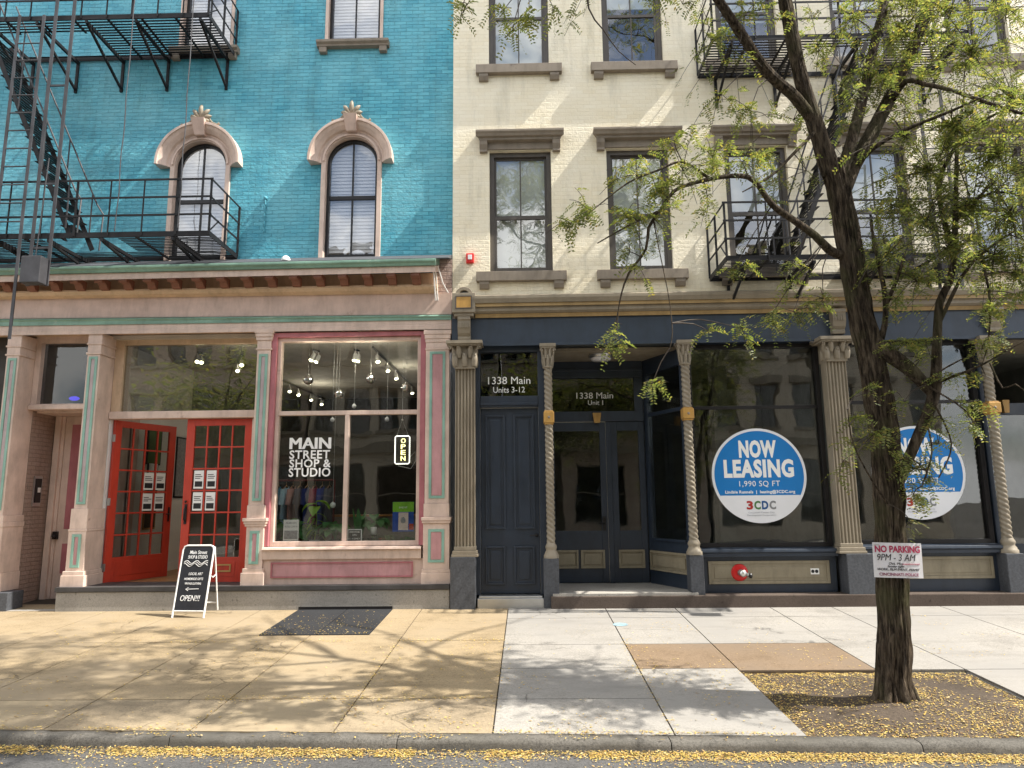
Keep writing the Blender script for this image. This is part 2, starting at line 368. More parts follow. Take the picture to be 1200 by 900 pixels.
M['alarm'] = paint('red_alarm_plastic', (.62, .02, .02), rough=.35, var=.08, bump=0)
M['board'] = paint('black_chalkboard', (.012, .013, .018), rough=.6, var=.2, bump=.05)
M['chalk'] = paint('white_chalk_pen', (.80, .80, .80), rough=.8, var=.08, bump=0)
M['hatch'] = concrete('dark_hatch_plates', (.032, .033, .036), speck=.4, bump=.5)
M['soil'] = concrete('dry_soil', (.085, .066, .05), speck=.5, bump=1.)
M['swtan'] = concrete('tan_pavement', (.315, .245, .152), speck=.34, tint=(.28, .225, .152), cracks=.8)
M['swtan2'] = concrete('tan_pavement_grey', (.275, .222, .152), speck=.36, tint=(.31, .25, .165), cracks=.8)
M['swgrey'] = concrete('pale_grey_pavement', (.315, .298, .272), speck=.36, tint=(.25, .24, .225), cracks=.8)
M['swbrown'] = concrete('brown_pavement_patch', (.205, .148, .098), speck=.35, tint=(.17, .13, .095))
M['swgap'] = concrete('pavement_joint_dirt', (.06, .05, .04))
M['kerb'] = concrete('kerb_granite', (.145, .135, .12), speck=.55, bump=1., tint=(.085, .08, .07))
M['asphalt'] = concrete('asphalt', (.095, .094, .094), speck=.6, bump=.9)
# ================================================================== SETTING
KA, KB = G(0, 862.5), G(1200, 872.5); KSL = (KB.y - KA.y) / (KB.x - KA.x)
YK = lambda x: KA.y + KSL * (max(-60, min(60, x)) - KA.x)            # kerb line, slightly skew to the facades
XL, XR = -60., 60.
g = MB()      # joint bed (one sheet) then slabs 12 mm proud
def slope_quad(g, x0, x1, ya, yb, lift, m):      # ya/yb numbers or functions of x
    fa = ya if callable(ya) else (lambda x: ya); fb = yb if callable(yb) else (lambda x: yb)
    vs = [(x0, fb(x0), gz(fb(x0)) + lift), (x1, fb(x1), gz(fb(x1)) + lift), (x1, fa(x1), gz(fa(x1)) + lift), (x0, fa(x0), gz(fa(x0)) + lift)]
    lo = [(a, b, c - .12) for a, b, c in vs]
    g.add(vs + lo, [(0, 1, 2, 3), (0, 4, 5, 1), (1, 5, 6, 2), (2, 6, 7, 3), (3, 7, 4, 0)], m)
PITX0, PITX1, PITY = G(865, 784).x, G(1135, 786).x, G(1000, 785).y
XA = G(586, 790).x
kb = lambda x: YK(x) + .135
def bed(x0, x1, ya, yb):
    fa = ya if callable(ya) else (lambda x: ya); fb = yb if callable(yb) else (lambda x: yb)
    g.add([(x0, fb(x0), gz(fb(x0)) - .012), (x1, fb(x1), gz(fb(x1)) - .012), (x1, fa(x1), gz(fa(x1)) - .012), (x0, fa(x0), gz(fa(x0)) - .012)], [(0, 1, 2, 3)], 0)
bed(XL, PITX0, 2., kb); bed(PITX0, PITX1, 2., PITY); bed(PITX1, XR, 2., kb)
j = .007
HX = (X(350, 709, -.1), X(460, 708, -.1)); HY = G(370, 744).y          # cellar hatch hole
yl = [G(150, 728).y, G(150, 753).y, G(150, 786).y, G(150, 820).y]
xs = [-60, -40, -25, -16, -12.4, -10., -8.8, -7.6, -6.4, -5.25, -4.05, -2.8, -1.6, XA]
def slabs(x0, x1, rows, ms):
    for k in range(len(rows) - 1):
        a, b = rows[k], rows[k + 1]
        fa = (lambda x, a=a: (a if not callable(a) else a(x)) - j); fb = (lambda x, b=b: (b if not callable(b) else b(x)) + j)
        m = ms[k % len(ms)]
        slope_quad(g, x0 + j, x1 - j, fa, fb, 0 if True else 0, m)
for a, b in zip(xs, xs[1:]):
    rows = [.5, yl[1], yl[3], kb]
    if a < HX[1] and b > HX[0]:
        a2, b2 = max(a, HX[0]), min(b, HX[1])
        # strip round the hatch
        if a2 > a + .02: slabs(a, a2, [.5, HY - .02], (1,))
        if b2 < b - .02: slabs(b2, b, [.5, HY - .02], (1,))
        slabs(a, b, [HY - .02, yl[3], kb], (1, 2))
    else:
        slabs(a, b, rows, (1, 1, 2))
gy = [G(700, 724).y, G(850, 754).y, G(850, 783).y]
X1, X2, X3, X4 = G(752, 790).x, PITX0, 3.6, PITX1
slabs(XA, X1, [.5, gy[0], gy[1], G(650, 783).y, G(650, 819).y, kb], (3,))
slabs(X1, X2, [.5, gy[0], gy[1], gy[2], kb], (3, 3, 4, 3))
slabs(X2, X3, [.5, gy[0], gy[1], PITY], (3, 3, 4))
slabs(X3, X4, [.5, gy[0], PITY], (3, 3))
xr = [X4, 6.1, 7.4, 8.7, 10, 11.3, 16, 25, 40, 60]
for a, b in zip(xr, xr[1:]): slabs(a, b, [.5, gy[0], PITY, kb], (3,))
struct('sidewalk', g, [M['swgap'], M['swtan'], M['swtan2'], M['swgrey'], M['swbrown']], fix=False)
# blue paint ring and a worn pink stain on the slabs
g = MB()
def disc(cx, cy, r, m, lift=.004, n=28, sx=1., sy=1.):
    vs = [(cx, cy, gz(cy) + lift)] + [(cx + r * sx * math.cos(2 * math.pi * k / n) * (1 + .12 * noise.noise((k * .7, cx, 3.))), cy + r * sy * math.sin(2 * math.pi * k / n), gz(cy + r * sy * math.sin(2 * math.pi * k / n)) + lift) for k in range(n)]
    g.add(vs, [(0, k + 1, (k + 1) % n + 1) for k in range(n)], m)
p = G(727, 732); disc(p.x, p.y, .10, 0)
M['bluechalk'] = paint('faded_pale_blue_paint', (.24, .36, .42), rough=.9, var=.25, scale=20)
tag(obj('sidewalk_paint_mark', g, [M['bluechalk']], fix=False), 'small pale blue paint blotch on the grey pavement slabs', 'paint mark')
# soil, kerb, road
g = MB(); nx, ny = 40, 34; vs = []
TR = G(1050, 822)
for i in range(nx + 1):
    for k in range(ny + 1):
        x = PITX0 + (PITX1 - PITX0) * i / nx; y0 = kb(x); y = y0 + (PITY - y0) * k / ny
        e = min(i, nx - i, k, ny - k) / 6
        z = gz(y) - .035 + .05 * min(1, e) * (.5 + noise.noise((x * 1.3, y * 1.3, 0))) + .012 * noise.noise((x * 7, y * 7, 1)) + .06 * math.exp(-((x - TR.x) ** 2 + (y - TR.y) ** 2) / .14)
        vs.append((x, y, z))
g.add(vs, [(i * (ny + 1) + k, (i + 1) * (ny + 1) + k, (i + 1) * (ny + 1) + k + 1, i * (ny + 1) + k + 1) for i in range(nx) for k in range(ny)], 0, True)
def soilz(x, y):
    y0 = kb(x); fx = (x - PITX0) / (PITX1 - PITX0) * nx; fk = (y - y0) / (PITY - y0) * ny
    e = max(0, min(fx, nx - fx, fk, ny - fk)) / 6
    return gz(y) - .035 + .05 * min(1, e) * (.5 + noise.noise((x * 1.3, y * 1.3, 0))) + .012 * noise.noise((x * 7, y * 7, 1)) + .06 * math.exp(-((x - TR.x) ** 2 + (y - TR.y) ** 2) / .14)
struct('soil_bed', g, M['soil'], fix=False)
KH = .09
g = MB()
ks = [-60, -30, -14, -9.4, -7.2, -5.0, -2.9, -1.05, 1.1, 3.0, 5.2, 7.4, 9.6, 14, 30, 60]
def kprof(x, wob=0):
    y = YK(x); t = gz(y) + .004
    return [(x, y + .133, t - .3), (x, y + .133, t), (x, y + .04, t - .003), (x, y + .012, t - .014), (x, y, t - .04), (x, y - .012, t - KH - .02), (x, y - .012, t - .3)]
for a, b in zip(ks, ks[1:]):
    n = max(1, min(40, int((b - a) / .055)))
    rings = []
    for i in range(n + 1):
        x = a + .004 + (b - a - .008) * i / n
        rings.append([(px_, py_ + .012 * noise.noise((x * 3, py_ * 9, pz_ * 9)), pz_ + .012 * noise.noise((x * 2.2 + 9, 0, pz_ * 5)) + .012 * noise.noise((x * 9 + 3, py_ * 14, pz_ * 9))) for px_, py_, pz_ in kprof(x)])
    k = len(rings[0]); o = len(g.v)
    g.add([v for r in rings for v in r], [(i * k + q, (i + 1) * k + q, (i + 1) * k + q + 1, i * k + q + 1) for i in range(n) for q in range(k - 1)], 0, True)
    g.add(rings[0], [tuple(range(k))], 0); g.add(rings[-1], [tuple(range(k))[::-1]], 0)
struct('kerb', g, M['kerb'])
ZRD = lambda x, y: gz(YK(x)) - KH + .02 * (YK(x) - y) if y > -8.5 else gz(YK(x)) - KH + .02 * (8.5 + YK(x)) 
g = MB(); xsr = [-300, -60, -14, -7, 0, 7, 14, 60, 300]; vs = []
for x in xsr:
    x_ = max(-60, min(60, x)); y0 = YK(x_) - .003; z0 = gz(y0) - KH
    vs += [(x, y0, z0), (x, -8.5, z0 + .06), (x, -11.0, z0 + .09), (x, -15.6, z0 + .0)]
g.add(vs, [(i * 4 + q, i * 4 + q + 1, (i + 1) * 4 + q + 1, (i + 1) * 4 + q) for i in range(len(xsr) - 1) for q in range(3)], 0)
struct('road', g, M['asphalt'], fix=False)
def roadz(x, y):
    y0 = YK(x); z0 = gz(y0) - KH; return z0 + .06 * max(0, min(1, (y0 - y) / (y0 + 8.5)))
g = MB(); g.add([(-300, -15.62, -.42), (300, -15.62, -.42), (300, -300, -.3), (-300, -300, -.3)], [(0, 3, 2, 1)])
g.add([(-300, 300, -.02), (300, 300, -.02), (300, 1.9, -.02), (-300, 1.9, -.02)], [(0, 3, 2, 1)])
struct('ground', g, M['kerb'], fix=False)
# ================================================================== TURQUOISE BUILDING
TB = thing('turquoise_building', 'turquoise painted brick building with arched upper windows over a tan and rose shopfront', 'building', (-5.2, 0, 0))
XB = X(529.5, 350, 0.)
XW = -10.2
BY = .12
def ZL(pa, pb, Y, xa=150, xb=500):
    p, q = P(xa, pa, Y), P(xb, pb, Y); s = (q.z - p.z) / (q.x - p.x)
    return lambda x: p.z + s * (x - p.x)
def loft(g, prof, x0, x1, m=0, xa=150, xb=500, n=1):
    """profile of (Y, pixel row at xa, pixel row at xb) run along the facade"""
    r = [(Y, ZL(a, b, Y, xa, xb)) for Y, a, b in prof]
    v0 = [(x0, Y, f(x0)) for Y, f in r]; v1 = [(x1, Y, f(x1)) for Y, f in r]; k = len(r)
    g.add(v0 + v1, [(i, (i + 1) % k, (i + 1) % k + k, i + k) for i in range(k)], m)
    g.add(v0, [tuple(range(k))[::-1]], m); g.add(v1, [tuple(range(k))], m); return g
def pilaster_panel(p, x0, x1, z0, z1, Y, inner, border):
    g = MB(); g.frame(x0, x1, Y - .012, Y, z0, z1, min(.04, (x1 - x0) * .28)); f = obj('panel_border', g, M[border], p)
    w = min(.04, (x1 - x0) * .28) + .006
    g = MB(); g.box(x0 + w, x1 - w, Y - .005, Y, z0 + w, z1 - w); obj('panel', g, M[inner], p)
def pilaster(parent, xc_top, rows, panels, depth=.45):
    """rows: (half width m, py top, py bottom, proud); xc_top pixel x of the axis with its row"""
    xc = X(xc_top[0], xc_top[1]); g = MB()
    for hw, a, b, pr in rows:
        g.box(xc - hw, xc + hw, -pr, depth, Z(xc_top[0], b), Z(xc_top[0], a))
    o = obj('pilaster', g, M['tan2'], parent, bevel=.006)
    for hw, a, b, pr, inner, border in panels:
        pilaster_panel(o, xc - hw, xc + hw, Z(xc_top[0], b), Z(xc_top[0], a), -pr, inner, border)
    return xc
pa = [(.115, 390, 402, .0), (.13, 402, 404, .012), (.11, 404, 413, .0), (.128, 413, 415.5, .012), (.105, 415.5, 596, 0.), (.135, 596, 620, .02), (.15, 620, 622.5, .03), (.14, 622.5, 669, .025), (.165, 669, 674, .05), (.185, 674, 691, .06)]
xP1 = pilaster(TB, (100, 530), pa, [(.072, 418, 591, 0., 'lav', 'mint'), (.072, 626, 665, .025, 'rosel', 'mint')])
xP0 = pilaster(TB, (0, 560), [(.115, 392, 405, 0), (.13, 405, 407, .012), (.11, 407, 415, 0), (.128, 415, 417, .012), (.105, 417, 604, 0), (.135, 604, 612, .02), (.15, 612, 618, .035), (.14, 618, 672, .02), (.16, 672, 694, .04)],
         [(.072, 420, 598, 0., 'lav', 'mint')])
xP2 = pilaster(TB, (303.5, 530), [(.155, 386, 391, .04), (.14, 391, 395, .03), (.13, 395, 399, .015), (.113, 399, 408, 0), (.13, 408, 410, .015), (.108, 410, 592, 0), (.14, 592, 607, .02), (.19, 607, 611, .06), (.175, 611, 614, .045), (.16, 614, 617, .03), (.135, 617, 666, .015), (.16, 666, 671, .04), (.18, 671, 687, .05)],
         [(.072, 415, 587, 0., 'lav', 'mint'), (.075, 622, 661, .015, 'rosel', 'mint')], depth=.30)
xP3 = pilaster(TB, (512, 530), [(.225, 387, 392, .03), (.21, 392, 397, .02), (.2, 397, 401, .01), (.19, 401, 408, 0), (.20, 408, 410, .01), (.19, 410, 590, 0), (.20, 590, 606, .02), (.232, 606, 610, .055), (.222, 610, 613, .04), (.205, 613, 667, .015), (.22, 667, 671, .03), (.228, 671, 687, .04)],
         [(.125, 412, 584, 0., 'rosel', 'mint'), (.125, 620, 659, .015, 'rosel', 'mint')], depth=.30)
# entablature
g = MB(); loft(g, [(.0, 349, 344), (.0, 372, 368.5), (.25, 372, 368.5), (.25, 349, 344)], XW, XB - .004); obj('fascia', g, M['tan'], TB)
g = MB(); loft(g, [(-.035, 372.5, 369), (-.05, 374, 370.5), (-.03, 376, 372.5), (-.03, 380, 375), (.2, 380, 375), (.2, 372.5, 369)], XW, XB - .006); obj('green_moulding', g, M['green'], TB)
g = MB(); loft(g, [(-.012, 380.2, 375.2), (-.012, 386, 381), (-.022, 386.6, 381.6), (-.022, 391, 386), (.44, 391, 386), (.44, 380.2, 375.2)], XW, XB - .006); obj('architrave', g, M['tan2'], TB)
XC1 = X(511, 325, -.4)
g = MB()
loft(g, [(-.16, 339, 333), (-.16, 341, 335.5), (-.12, 345, 339), (-.06, 347, 342), (-.02, 349, 344), (.2, 349, 344), (.2, 339, 333)], XW, XC1 - .02); obj('bed_moulding', g, M['soffit'], TB)
g = MB(); loft(g, [(-.02, 326, 320), (-.02, 339, 333), (.2, 339, 333), (.2, 326, 320)], XW, XC1 - .03); obj('frieze', g, M['soffit'], TB)
g = MB(); loft(g, [(-.42, 319.4, 311.4), (-.42, 327, 319), (.2, 326.5, 319), (.2, 319.4, 311.4)], XW, XC1 - .01); obj('cornice_soffit', g, M['tan2'], TB)
g = MB(); loft(g, [(-.50, 311, 303), (-.50, 313.5, 305.5), (-.47, 316, 308), (-.455, 319, 311), (.1, 319, 311), (.1, 310.5, 302.5)], XW, XC1); obj('gutter_moulding', g, M['green'], TB, bevel=.006)
g = MB(); loft(g, [(-.46, 310.2, 302.2), (-.46, 311, 303), (.11, 311, 303.4), (.11, 306.5, 299)], XW, XB - .01); obj('roof_flashing', g, M['granite'], TB)
zb = ZL(326.5, 320, -.3); zb2 = ZL(338, 332, -.3)
gb = None
for k in range(22):
    x = X(487 - 28.3 * k, 328, -.3)
    if x < XW + .1: break
    t = zb(x) - .004; b_ = zb2(x); h = t - b_
    if gb is None:
        g = MB(); g.prism([(-.065, y, z) for y, z in [(-.40, 0), (-.40, -.06), (-.37, -.085), (-.33, -.06), (-.27, -.075), (-.22, -.14), (-.15, -.15), (-.15, 0)]], (.13, 0, 0))
        gb = mesh('bracket', g, M['brack'])
    o = link('bracket', gb, TB); o.location = Vector((x, 0, t)) - WL[TB.name]
# broken end of the cornice and the pinkish bricks beside it
g = MB()
for a, b, y0 in [(505.5, 508, -.43), (508, 511, -.30)]:
    g.tube([P(a, 304, y0), P(a + 3, 322, y0 + .1), P(a + 4, 340, y0 + .22), P(a + 5, 352, y0 + .3)], .012, 6)
g.tube([P(513, 312, -.3), P(519, 332, -.15), P(525, 343, -.05)], .01, 6)
obj('flaking_caulk', g, M['white'], TB)
g = MB(); g.box(XC1 - .05, XB - .006, .03, .13, ZL(344, 344, .03)(XB), ZL(300, 303, .03)(XB)); obj('end_brick_patch', g, M['pinkbrick'], TB)
p = P(335, 304, -.3); g = MB(); g.lathe((p.x, p.y, p.z - .03), [(.075, 0), (.075, .02), (.06, .06), (.03, .085), (.0, .09)], 20); tag(put(obj('white_dome', g, M['white']), (p.x, p.y, p.z - .03)), 'small white dome sitting on the green gutter between the arched windows', 'dome')
p0, p1 = P(311, 232, BY - .02), P(309, 272, BY - .02); g = MB(); g.tube([p0, (p0 + p1) / 2, p1], .012, 8); g.ball(p0, .035, 10); tag(put(obj('wall_conduit', g, M['turq']), p1), 'short turquoise painted conduit stub on the wall between the arched windows', 'conduit')
# upper wall with openings
wins = []
def arch_open(cx, hw, zs, z0, n=24): return [(cx - hw, z0), (cx + hw, z0)] + [(cx + hw * math.cos(math.pi * k / n), zs + hw * math.sin(math.pi * k / n)) for k in range(n + 1)]
a2 = dict(cx=(X(380, 230, BY) + X(443.3, 230, BY)) / 2, hw=(X(443.3, 230, BY) - X(380, 230, BY)) / 2, zs=Z(411, 190, BY), z0=Z(411, 303, BY))
a2['hw'] = (Z(411, 162, BY) - a2['zs'])
a1 = dict(cx=(X(205, 193, BY) + X(267.5, 193, BY)) / 2, hw=a2['hw'], zs=a2['zs'] - .02, z0=a2['z0'])
u1 = RC(383, -60, 450, 50, BY); u0 = RC(214, -60, 277, 58, BY)
a3 = dict(a1); a3['cx'] = a1['cx'] - 2.35
u3 = (u0[0] - 2.3, u0[1] - 2.3, u0[2], u0[3])
rect = lambda r: [(r[0], r[2]), (r[1], r[2]), (r[1], r[3]), (r[0], r[3])]
GAP = .055     # surround thickness outside the sash frame
wall_top = 13.4
ho = [arch_open(a['cx'], a['hw'] + .05, a['zs'], a['z0']) for a in (a1, a2)] + [rect(u) for u in (u1, u0)]
zlow = Z(300, 320, BY)
shape2d('brick_wall', [(XW, zlow), (XB, zlow), (XB, wall_top), (XW, wall_top)], ho, BY, BY + .32, M['turq'], TB)
def blind(parent, x0, x1, z0, z1, Y, pitch=.062, arch=None, mat='blind'):
    g = MB(); z = z0
    while z < z1:
        a, b = x0, x1
        if arch and z > arch[1]:
            h = arch[2] ** 2 - (z - arch[1]) ** 2
            if h < .004: break
            a, b = max(x0, arch[0] - math.sqrt(h)), min(x1, arch[0] + math.sqrt(h))
        g.prism([(a, Y - .014, z), (a, Y - .010, z), (a, Y + .010, z + .080), (a, Y + .006, z + .080)], (b - a, 0, 0)); z += pitch
    return obj('blind', g, M[mat], parent)
def arched_window(a):
    cx, hw, zs, z0 = a['cx'], a['hw'], a['zs'], a['z0']
    Yf = BY + .06; n = 28
    # sash frame (black): outer arch ring + jambs
    def ring(r0, r1, y0, y1, zb):
        pts = [(cx - r1, zb)] + [(cx - r1 * math.cos(math.pi * k / n), zs + r1 * math.sin(math.pi * k / n)) for k in range(n + 1)] + [(cx + r1, zb)]
        pin = [(cx + r0, zb)] + [(cx + r0 * math.cos(math.pi * k / n), zs + r0 * math.sin(math.pi * k / n)) for k in range(n + 1)] + [(cx - r0, zb)]
        g = MB(); o = pts; i = pin[::-1]
        L = len(o); vs = [(x, y, z) for y in (y0, y1) for x, z in o + i]
        fs = []
        for q in range(L - 1):
            fs += [(q, q + 1, L + q + 1, L + q), (2 * L + q, 3 * L + q, 3 * L + q + 1, 2 * L + q + 1), (q, 2 * L + q, 2 * L + q + 1, q + 1), (L + q, L + q + 1, 3 * L + q + 1, 3 * L + q)]
        for q in (0, L - 1): fs.append((q, L + q, 3 * L + q, 2 * L + q))
        g.add(vs, fs); return g
    g = ring(hw - .048, hw - .002, Yf, Yf + .07, z0 + .001)
    zm = Z(411, 229.5, BY) if a is not a1 else Z(411, 229.5, BY) - .02
    g.box(cx - hw + .049, cx + hw - .049, Yf + .012, Yf + .06, zm - .035, zm + .03)
    g.box(cx - hw + .049, cx + hw - .049, Yf + .012, Yf + .06, z0 + .001, z0 + .10)
    g.box(cx - .014, cx + .014, Yf + .02, Yf + .05, z0 + .1, zm - .036); g.box(cx - .014, cx + .014, Yf + .02, Yf + .05, zm + .031, zs + hw - .049)
    w = obj('window', g, M['black'], TB)
    g = ring(hw + .002, hw + .075, BY - .05, BY + .10, z0 + .002); g.arcband(cx, zs, [(hw + .02, BY - .075), (hw + .05, BY - .075), (hw + .05, BY - .051), (hw + .02, BY - .051)], 0, math.pi)
    obj('surround', g, M['tan2'], w)
    g = MB(); r = hw + .077
    g.arcband(cx, zs, [(r, BY - .001), (r, BY - .05), (r + .03, BY - .06), (r + .045, BY - .10), (r + .10, BY - .155), (r + .15, BY - .185), (r + .155, BY - .21), (r + .20, BY - .21), (r + .20, BY - .001)], -.06, math.pi + .06, 40)
    obj('hood', g, M['tan2'], w, bevel=.004)
    g = MB(); kz0, kz1 = zs + hw + .06, zs + hw + .315
    g.prism([(cx - .085, 0, kz0), (cx + .085, 0, kz0), (cx + .115, 0, kz1), (cx - .115, 0, kz1)], (0, .1, 0)); g.v = [(x, BY - .15 - .12 * (z - kz0) / (kz1 - kz0) if y < .05 else BY - .05, z) for x, y, z in g.v]
    obj('keystone', g, M['tan'], w, bevel=.006)
    # palmette crest: leaves fanned above the keystone with two scrolls
    g = MB(); c = Vector((cx, BY - .10, kz1 + .01))
    for s, tilt, L in [(0, 0, .30), (1, 28, .25), (-1, 28, .25), (1, 56, .20), (-1, 56, .20), (1, 84, .15), (-1, 84, .15)]:
        d = Vector((math.sin(R(tilt * s)), 0, math.cos(R(tilt * s)))); sd = Vector((d.z, 0, -d.x))
        pts = [c + d * (L * t) + Vector((0, -.05 * math.sin(t * 2.6), 0)) + sd * (s * .03 * t * t) for t in (0, .3, .6, .85, 1.)]
        g.tube(pts, [.022, .034, .042, .032, .008], 7)
    for s in (1, -1):
        pts = [Vector((cx + s * (.10 + .055 * math.cos(t) * (1 - t / 9)), BY - .12, kz1 + .02 + .055 * math.sin(t) * (1 - t / 9))) for t in [i * .5 for i in range(13)]]
        g.tube(pts, .018, 6)
        g.tube([(cx + s * .13, BY - .12, kz1 + .06), (cx + s * .20, BY - .13, kz1 - .03), (cx + s * .29, BY - .14, kz1 - .075), (cx + s * .33, BY - .14, kz1 - .06), (cx + s * .31, BY - .14, kz1 - .04)], [.014, .02, .022, .02, .014], 6)
    obj('crest', g, M['taupel'], w)
    blind(w, cx - hw + .052, cx + hw - .052, z0 + .14 + random.random() * .05, zs + hw, Yf + .085, arch=(cx, zs, hw - .05))
    g = MB(); r = hw - .048; pts = [(cx - r, z0 + .1), (cx + r, z0 + .1)] + [(cx + r * math.cos(math.pi * k / n), zs + r * math.sin(math.pi * k / n)) for k in range(n + 1)]
    g.add([(x, Yf + .035, z) for x, z in pts], [tuple(range(len(pts)))]); obj('pane', g, M['glass'], w, fix=False)
for a in (a1, a2): arched_window(a)
def left_rect_window(r):
    x0, x1, z0, z1 = r; g = MB(); Yf = BY + .07
    g.frame(x0 + .055, x1 - .055, Yf, Yf + .07, z0, z1, .05); cx = (x0 + x1) / 2
    g.box(cx - .012, cx + .012, Yf + .02, Yf + .05, z0 + .05, z1 - .05); w = obj('window', g, M['black'], TB)
    g = MB(); g.box(x0 + .001, x0 + .054, BY - .03, BY + .12, z0, z1); g.box(x1 - .054, x1 - .001, BY - .03, BY + .12, z0, z1); obj('surround', g, M['tan2'], w)
    g = MB(); g.prism([(x0 - .12, y, z) for y, z in [(BY + .1, z0 - .001), (BY - .14, z0 - .012), (BY - .14, z0 - .06), (BY - .10, z0 - .09), (BY - .10, z0 - .12), (BY + .1, z0 - .12)]], (x1 - x0 + .24, 0, 0))
    for q in (x0 - .08, x1 - .05): g.box(q, q + .13, BY - .09, BY - .001, z0 - .22, z0 - .121)
    obj('sill', g, M['taupe'], w, bevel=.005)
    blind(w, x0 + .11, x1 - .11, z0 + .08, z1 - .05, Yf + .085)
    g = MB(); g.add([(x0 + .1, Yf + .035, z0 + .05), (x1 - .1, Yf + .035, z0 + .05), (x1 - .1, Yf + .035, z1 - .05), (x0 + .1, Yf + .035, z1 - .05)], [(0, 1, 2, 3)]); obj('pane', g, M['glass'], w, fix=False)
for u in (u1, u0): left_rect_window(u)
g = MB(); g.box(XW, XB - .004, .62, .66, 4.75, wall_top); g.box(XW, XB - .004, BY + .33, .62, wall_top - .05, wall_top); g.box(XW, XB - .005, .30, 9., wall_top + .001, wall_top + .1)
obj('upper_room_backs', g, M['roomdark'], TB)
g = MB(); g.px([(-.45, 0), (-.45, .12), (-.38, .2), (-.3, .45), (.4, .45), (.4, 0)], XW, XB - .005); g.v = [(x, y, z + wall_top + .102) for x, y, z in g.v]; obj('roof_cornice', g, M['tan'], TB)
# ---- steps, plinth
zfl = Z(300, 684, .4)          # shop floor
xst = X(65, 700, -.1)
g = MB(); g.box(xst, XB - .004, -.10, .30, -.35, Z(300, 692.5, -.12)); obj('stone_plinth', g, M['stone'], TB, bevel=.012)
g = MB(); g.box(xst - .01, XB - .004, -.125, .60, Z(300, 692.2, -.12), Z(300, 686.6, -.12)); obj('slate_sill', g, M['darkstone'], TB, bevel=.005)
g = MB(); g.box(XW, X(13, 690), -.06, .3, -.35, Z(5, 694)); obj('pier_base', g, M['granite'], TB, bevel=.01)
g = MB(); g.box(XW, XB - .006, .30, .62, Z(300, 390, .3) + .0, 4.95); obj('storefront_header', g, M['soffit'], TB)
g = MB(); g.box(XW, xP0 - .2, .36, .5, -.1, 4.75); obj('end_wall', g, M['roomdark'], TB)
# ---- left alcove with a side door
yd = 1.05
g = MB(); xs0 = xP0 + .112
g.box(xs0 - .2, xs0 - .001, .451, yd + .1, -.1, Z(60, 475, .45)); obj('alcove_wall', g, M['sidebrick'], TB)
g = MB(); xt0, xt1 = xP0 + .19, xP1 - .12
zt0, zt1 = Z(75, 474, .45), Z(75, 403, .45)
g.box(xP0 + .112, xt0 + .02, .36, .52, zt0 - .02, Z(75, 391, .42)); g.box(xt0 + .02, xt1, .36, .52, zt1, Z(75, 391, .42)); obj('transom_frame', g, M['tan2'], TB)
g = MB(); g.box(xP0 + .112, xP1 - .11, .30, .53, zt0 - .10, zt0 - .022); g.box(xP0 + .112, xP1 - .11, .34, .531, zt0 - .0215, zt0 - .001); g.box(xP0 + .113, xP1 - .11, .531, yd + .2, zt0 - .13, zt0 - .06); obj('transom_bar', g, M['tan2'], TB, bevel=.008)
g = MB(); g.box(xt0 + .021, xt1 - .001, .45, .456, zt0, zt1); o = obj('transom_pane', g, M['glasst'], TB)
g = MB(); p = P(87, 467, .6); g.ball(p, .05, 12, sx=1.8, sz=.75); tag(put(obj('purple_lamp', g, M['purple']), p), 'small glowing purple lamp behind the dark transom over the side door', 'lamp')
dx0, dx1 = X(72, 560, yd), xP1 + .1
g = MB(); g.box(dx0 - .16, dx0 - .06, yd - .06, yd + .05, .06, zt0 - .131); g.box(dx0 - .06, dx0 - .004, yd - .02, yd + .05, .06, zt0 - .131); g.box(xs0, dx0 - .161, yd - .02, yd + .05, .06, zt0 - .131); obj('side_door_frame', g, M['tan2'], TB, bevel=.005)
g = MB(); dz1 = zt0 - .134; g.box(dx0, dx1, yd, yd + .045, .09, dz1)
sd = obj('side_door', g, M['tan2'], TB)
g = MB(); g.box(dx0 + .12, dx1 - .1, yd - .006, yd - .0005, Z(75, 620, yd), dz1 - .14); g.box(dx0 + .12, dx1 - .1, yd - .006, yd - .0005, Z(70, 672, yd), Z(70, 637, yd)); obj('panel', g, M['rose'], sd)
g = MB(); q = P(66, 627, yd); g.box(q.x - .04, q.x + .04, yd - .05, yd - .0005, q.z - .07, q.z + .06); g.ball((q.x, yd - .075, q.z - .02), .03, 12); obj('lock', g, M['black'], sd)
g = MB(); g.box(xs0 - .25, xP1 + .12, -.05, yd + .6, -.2, .085); obj('alcove_step', g, M['stone'], TB)
g = MB(); g.box(xP1 - .1, xP1 + .1, .452, yd + .3, -.1, zt0 - .14); obj('alcove_partition', g, M['tan'], TB)
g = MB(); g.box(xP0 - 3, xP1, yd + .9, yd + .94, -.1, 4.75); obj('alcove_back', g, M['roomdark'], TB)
# intercom on the alcove brick, and a cover plate
t = thing('intercom', 'narrow grey intercom panel with a white tag on the alcove brick', 'intercom', (xs0, .75, 1.3))
q = Vector((xs0, .72, Z(42, 575, .72)))
g = MB(); g.box(xs0 + .0005, xs0 + .018, .62, .82, q.z - .26, q.z + .24); obj('back_plate', g, M['steel'], t, bevel=.004)
g = MB(); g.box(xs0 + .0185, xs0 + .03, .65, .79, q.z - .2, q.z + .2); obj('panel_face', g, M['black'], t)
g = MB(); g.box(xs0 + .0305, xs0 + .035, .70, .77, q.z - .03, q.z + .05); obj('name_tag', g, M['white'], t)
g = MB(); q = Z(27, 570, .5); g.box(xs0 + .0005, xs0 + .012, .48, .56, q - .05, q + .05); tag(put(obj('cover_plate', g, M['sidebrick'], bevel=.003), (xs0, .52, q)), 'small blank cover plate on the alcove brick left of the intercom', 'cover plate')
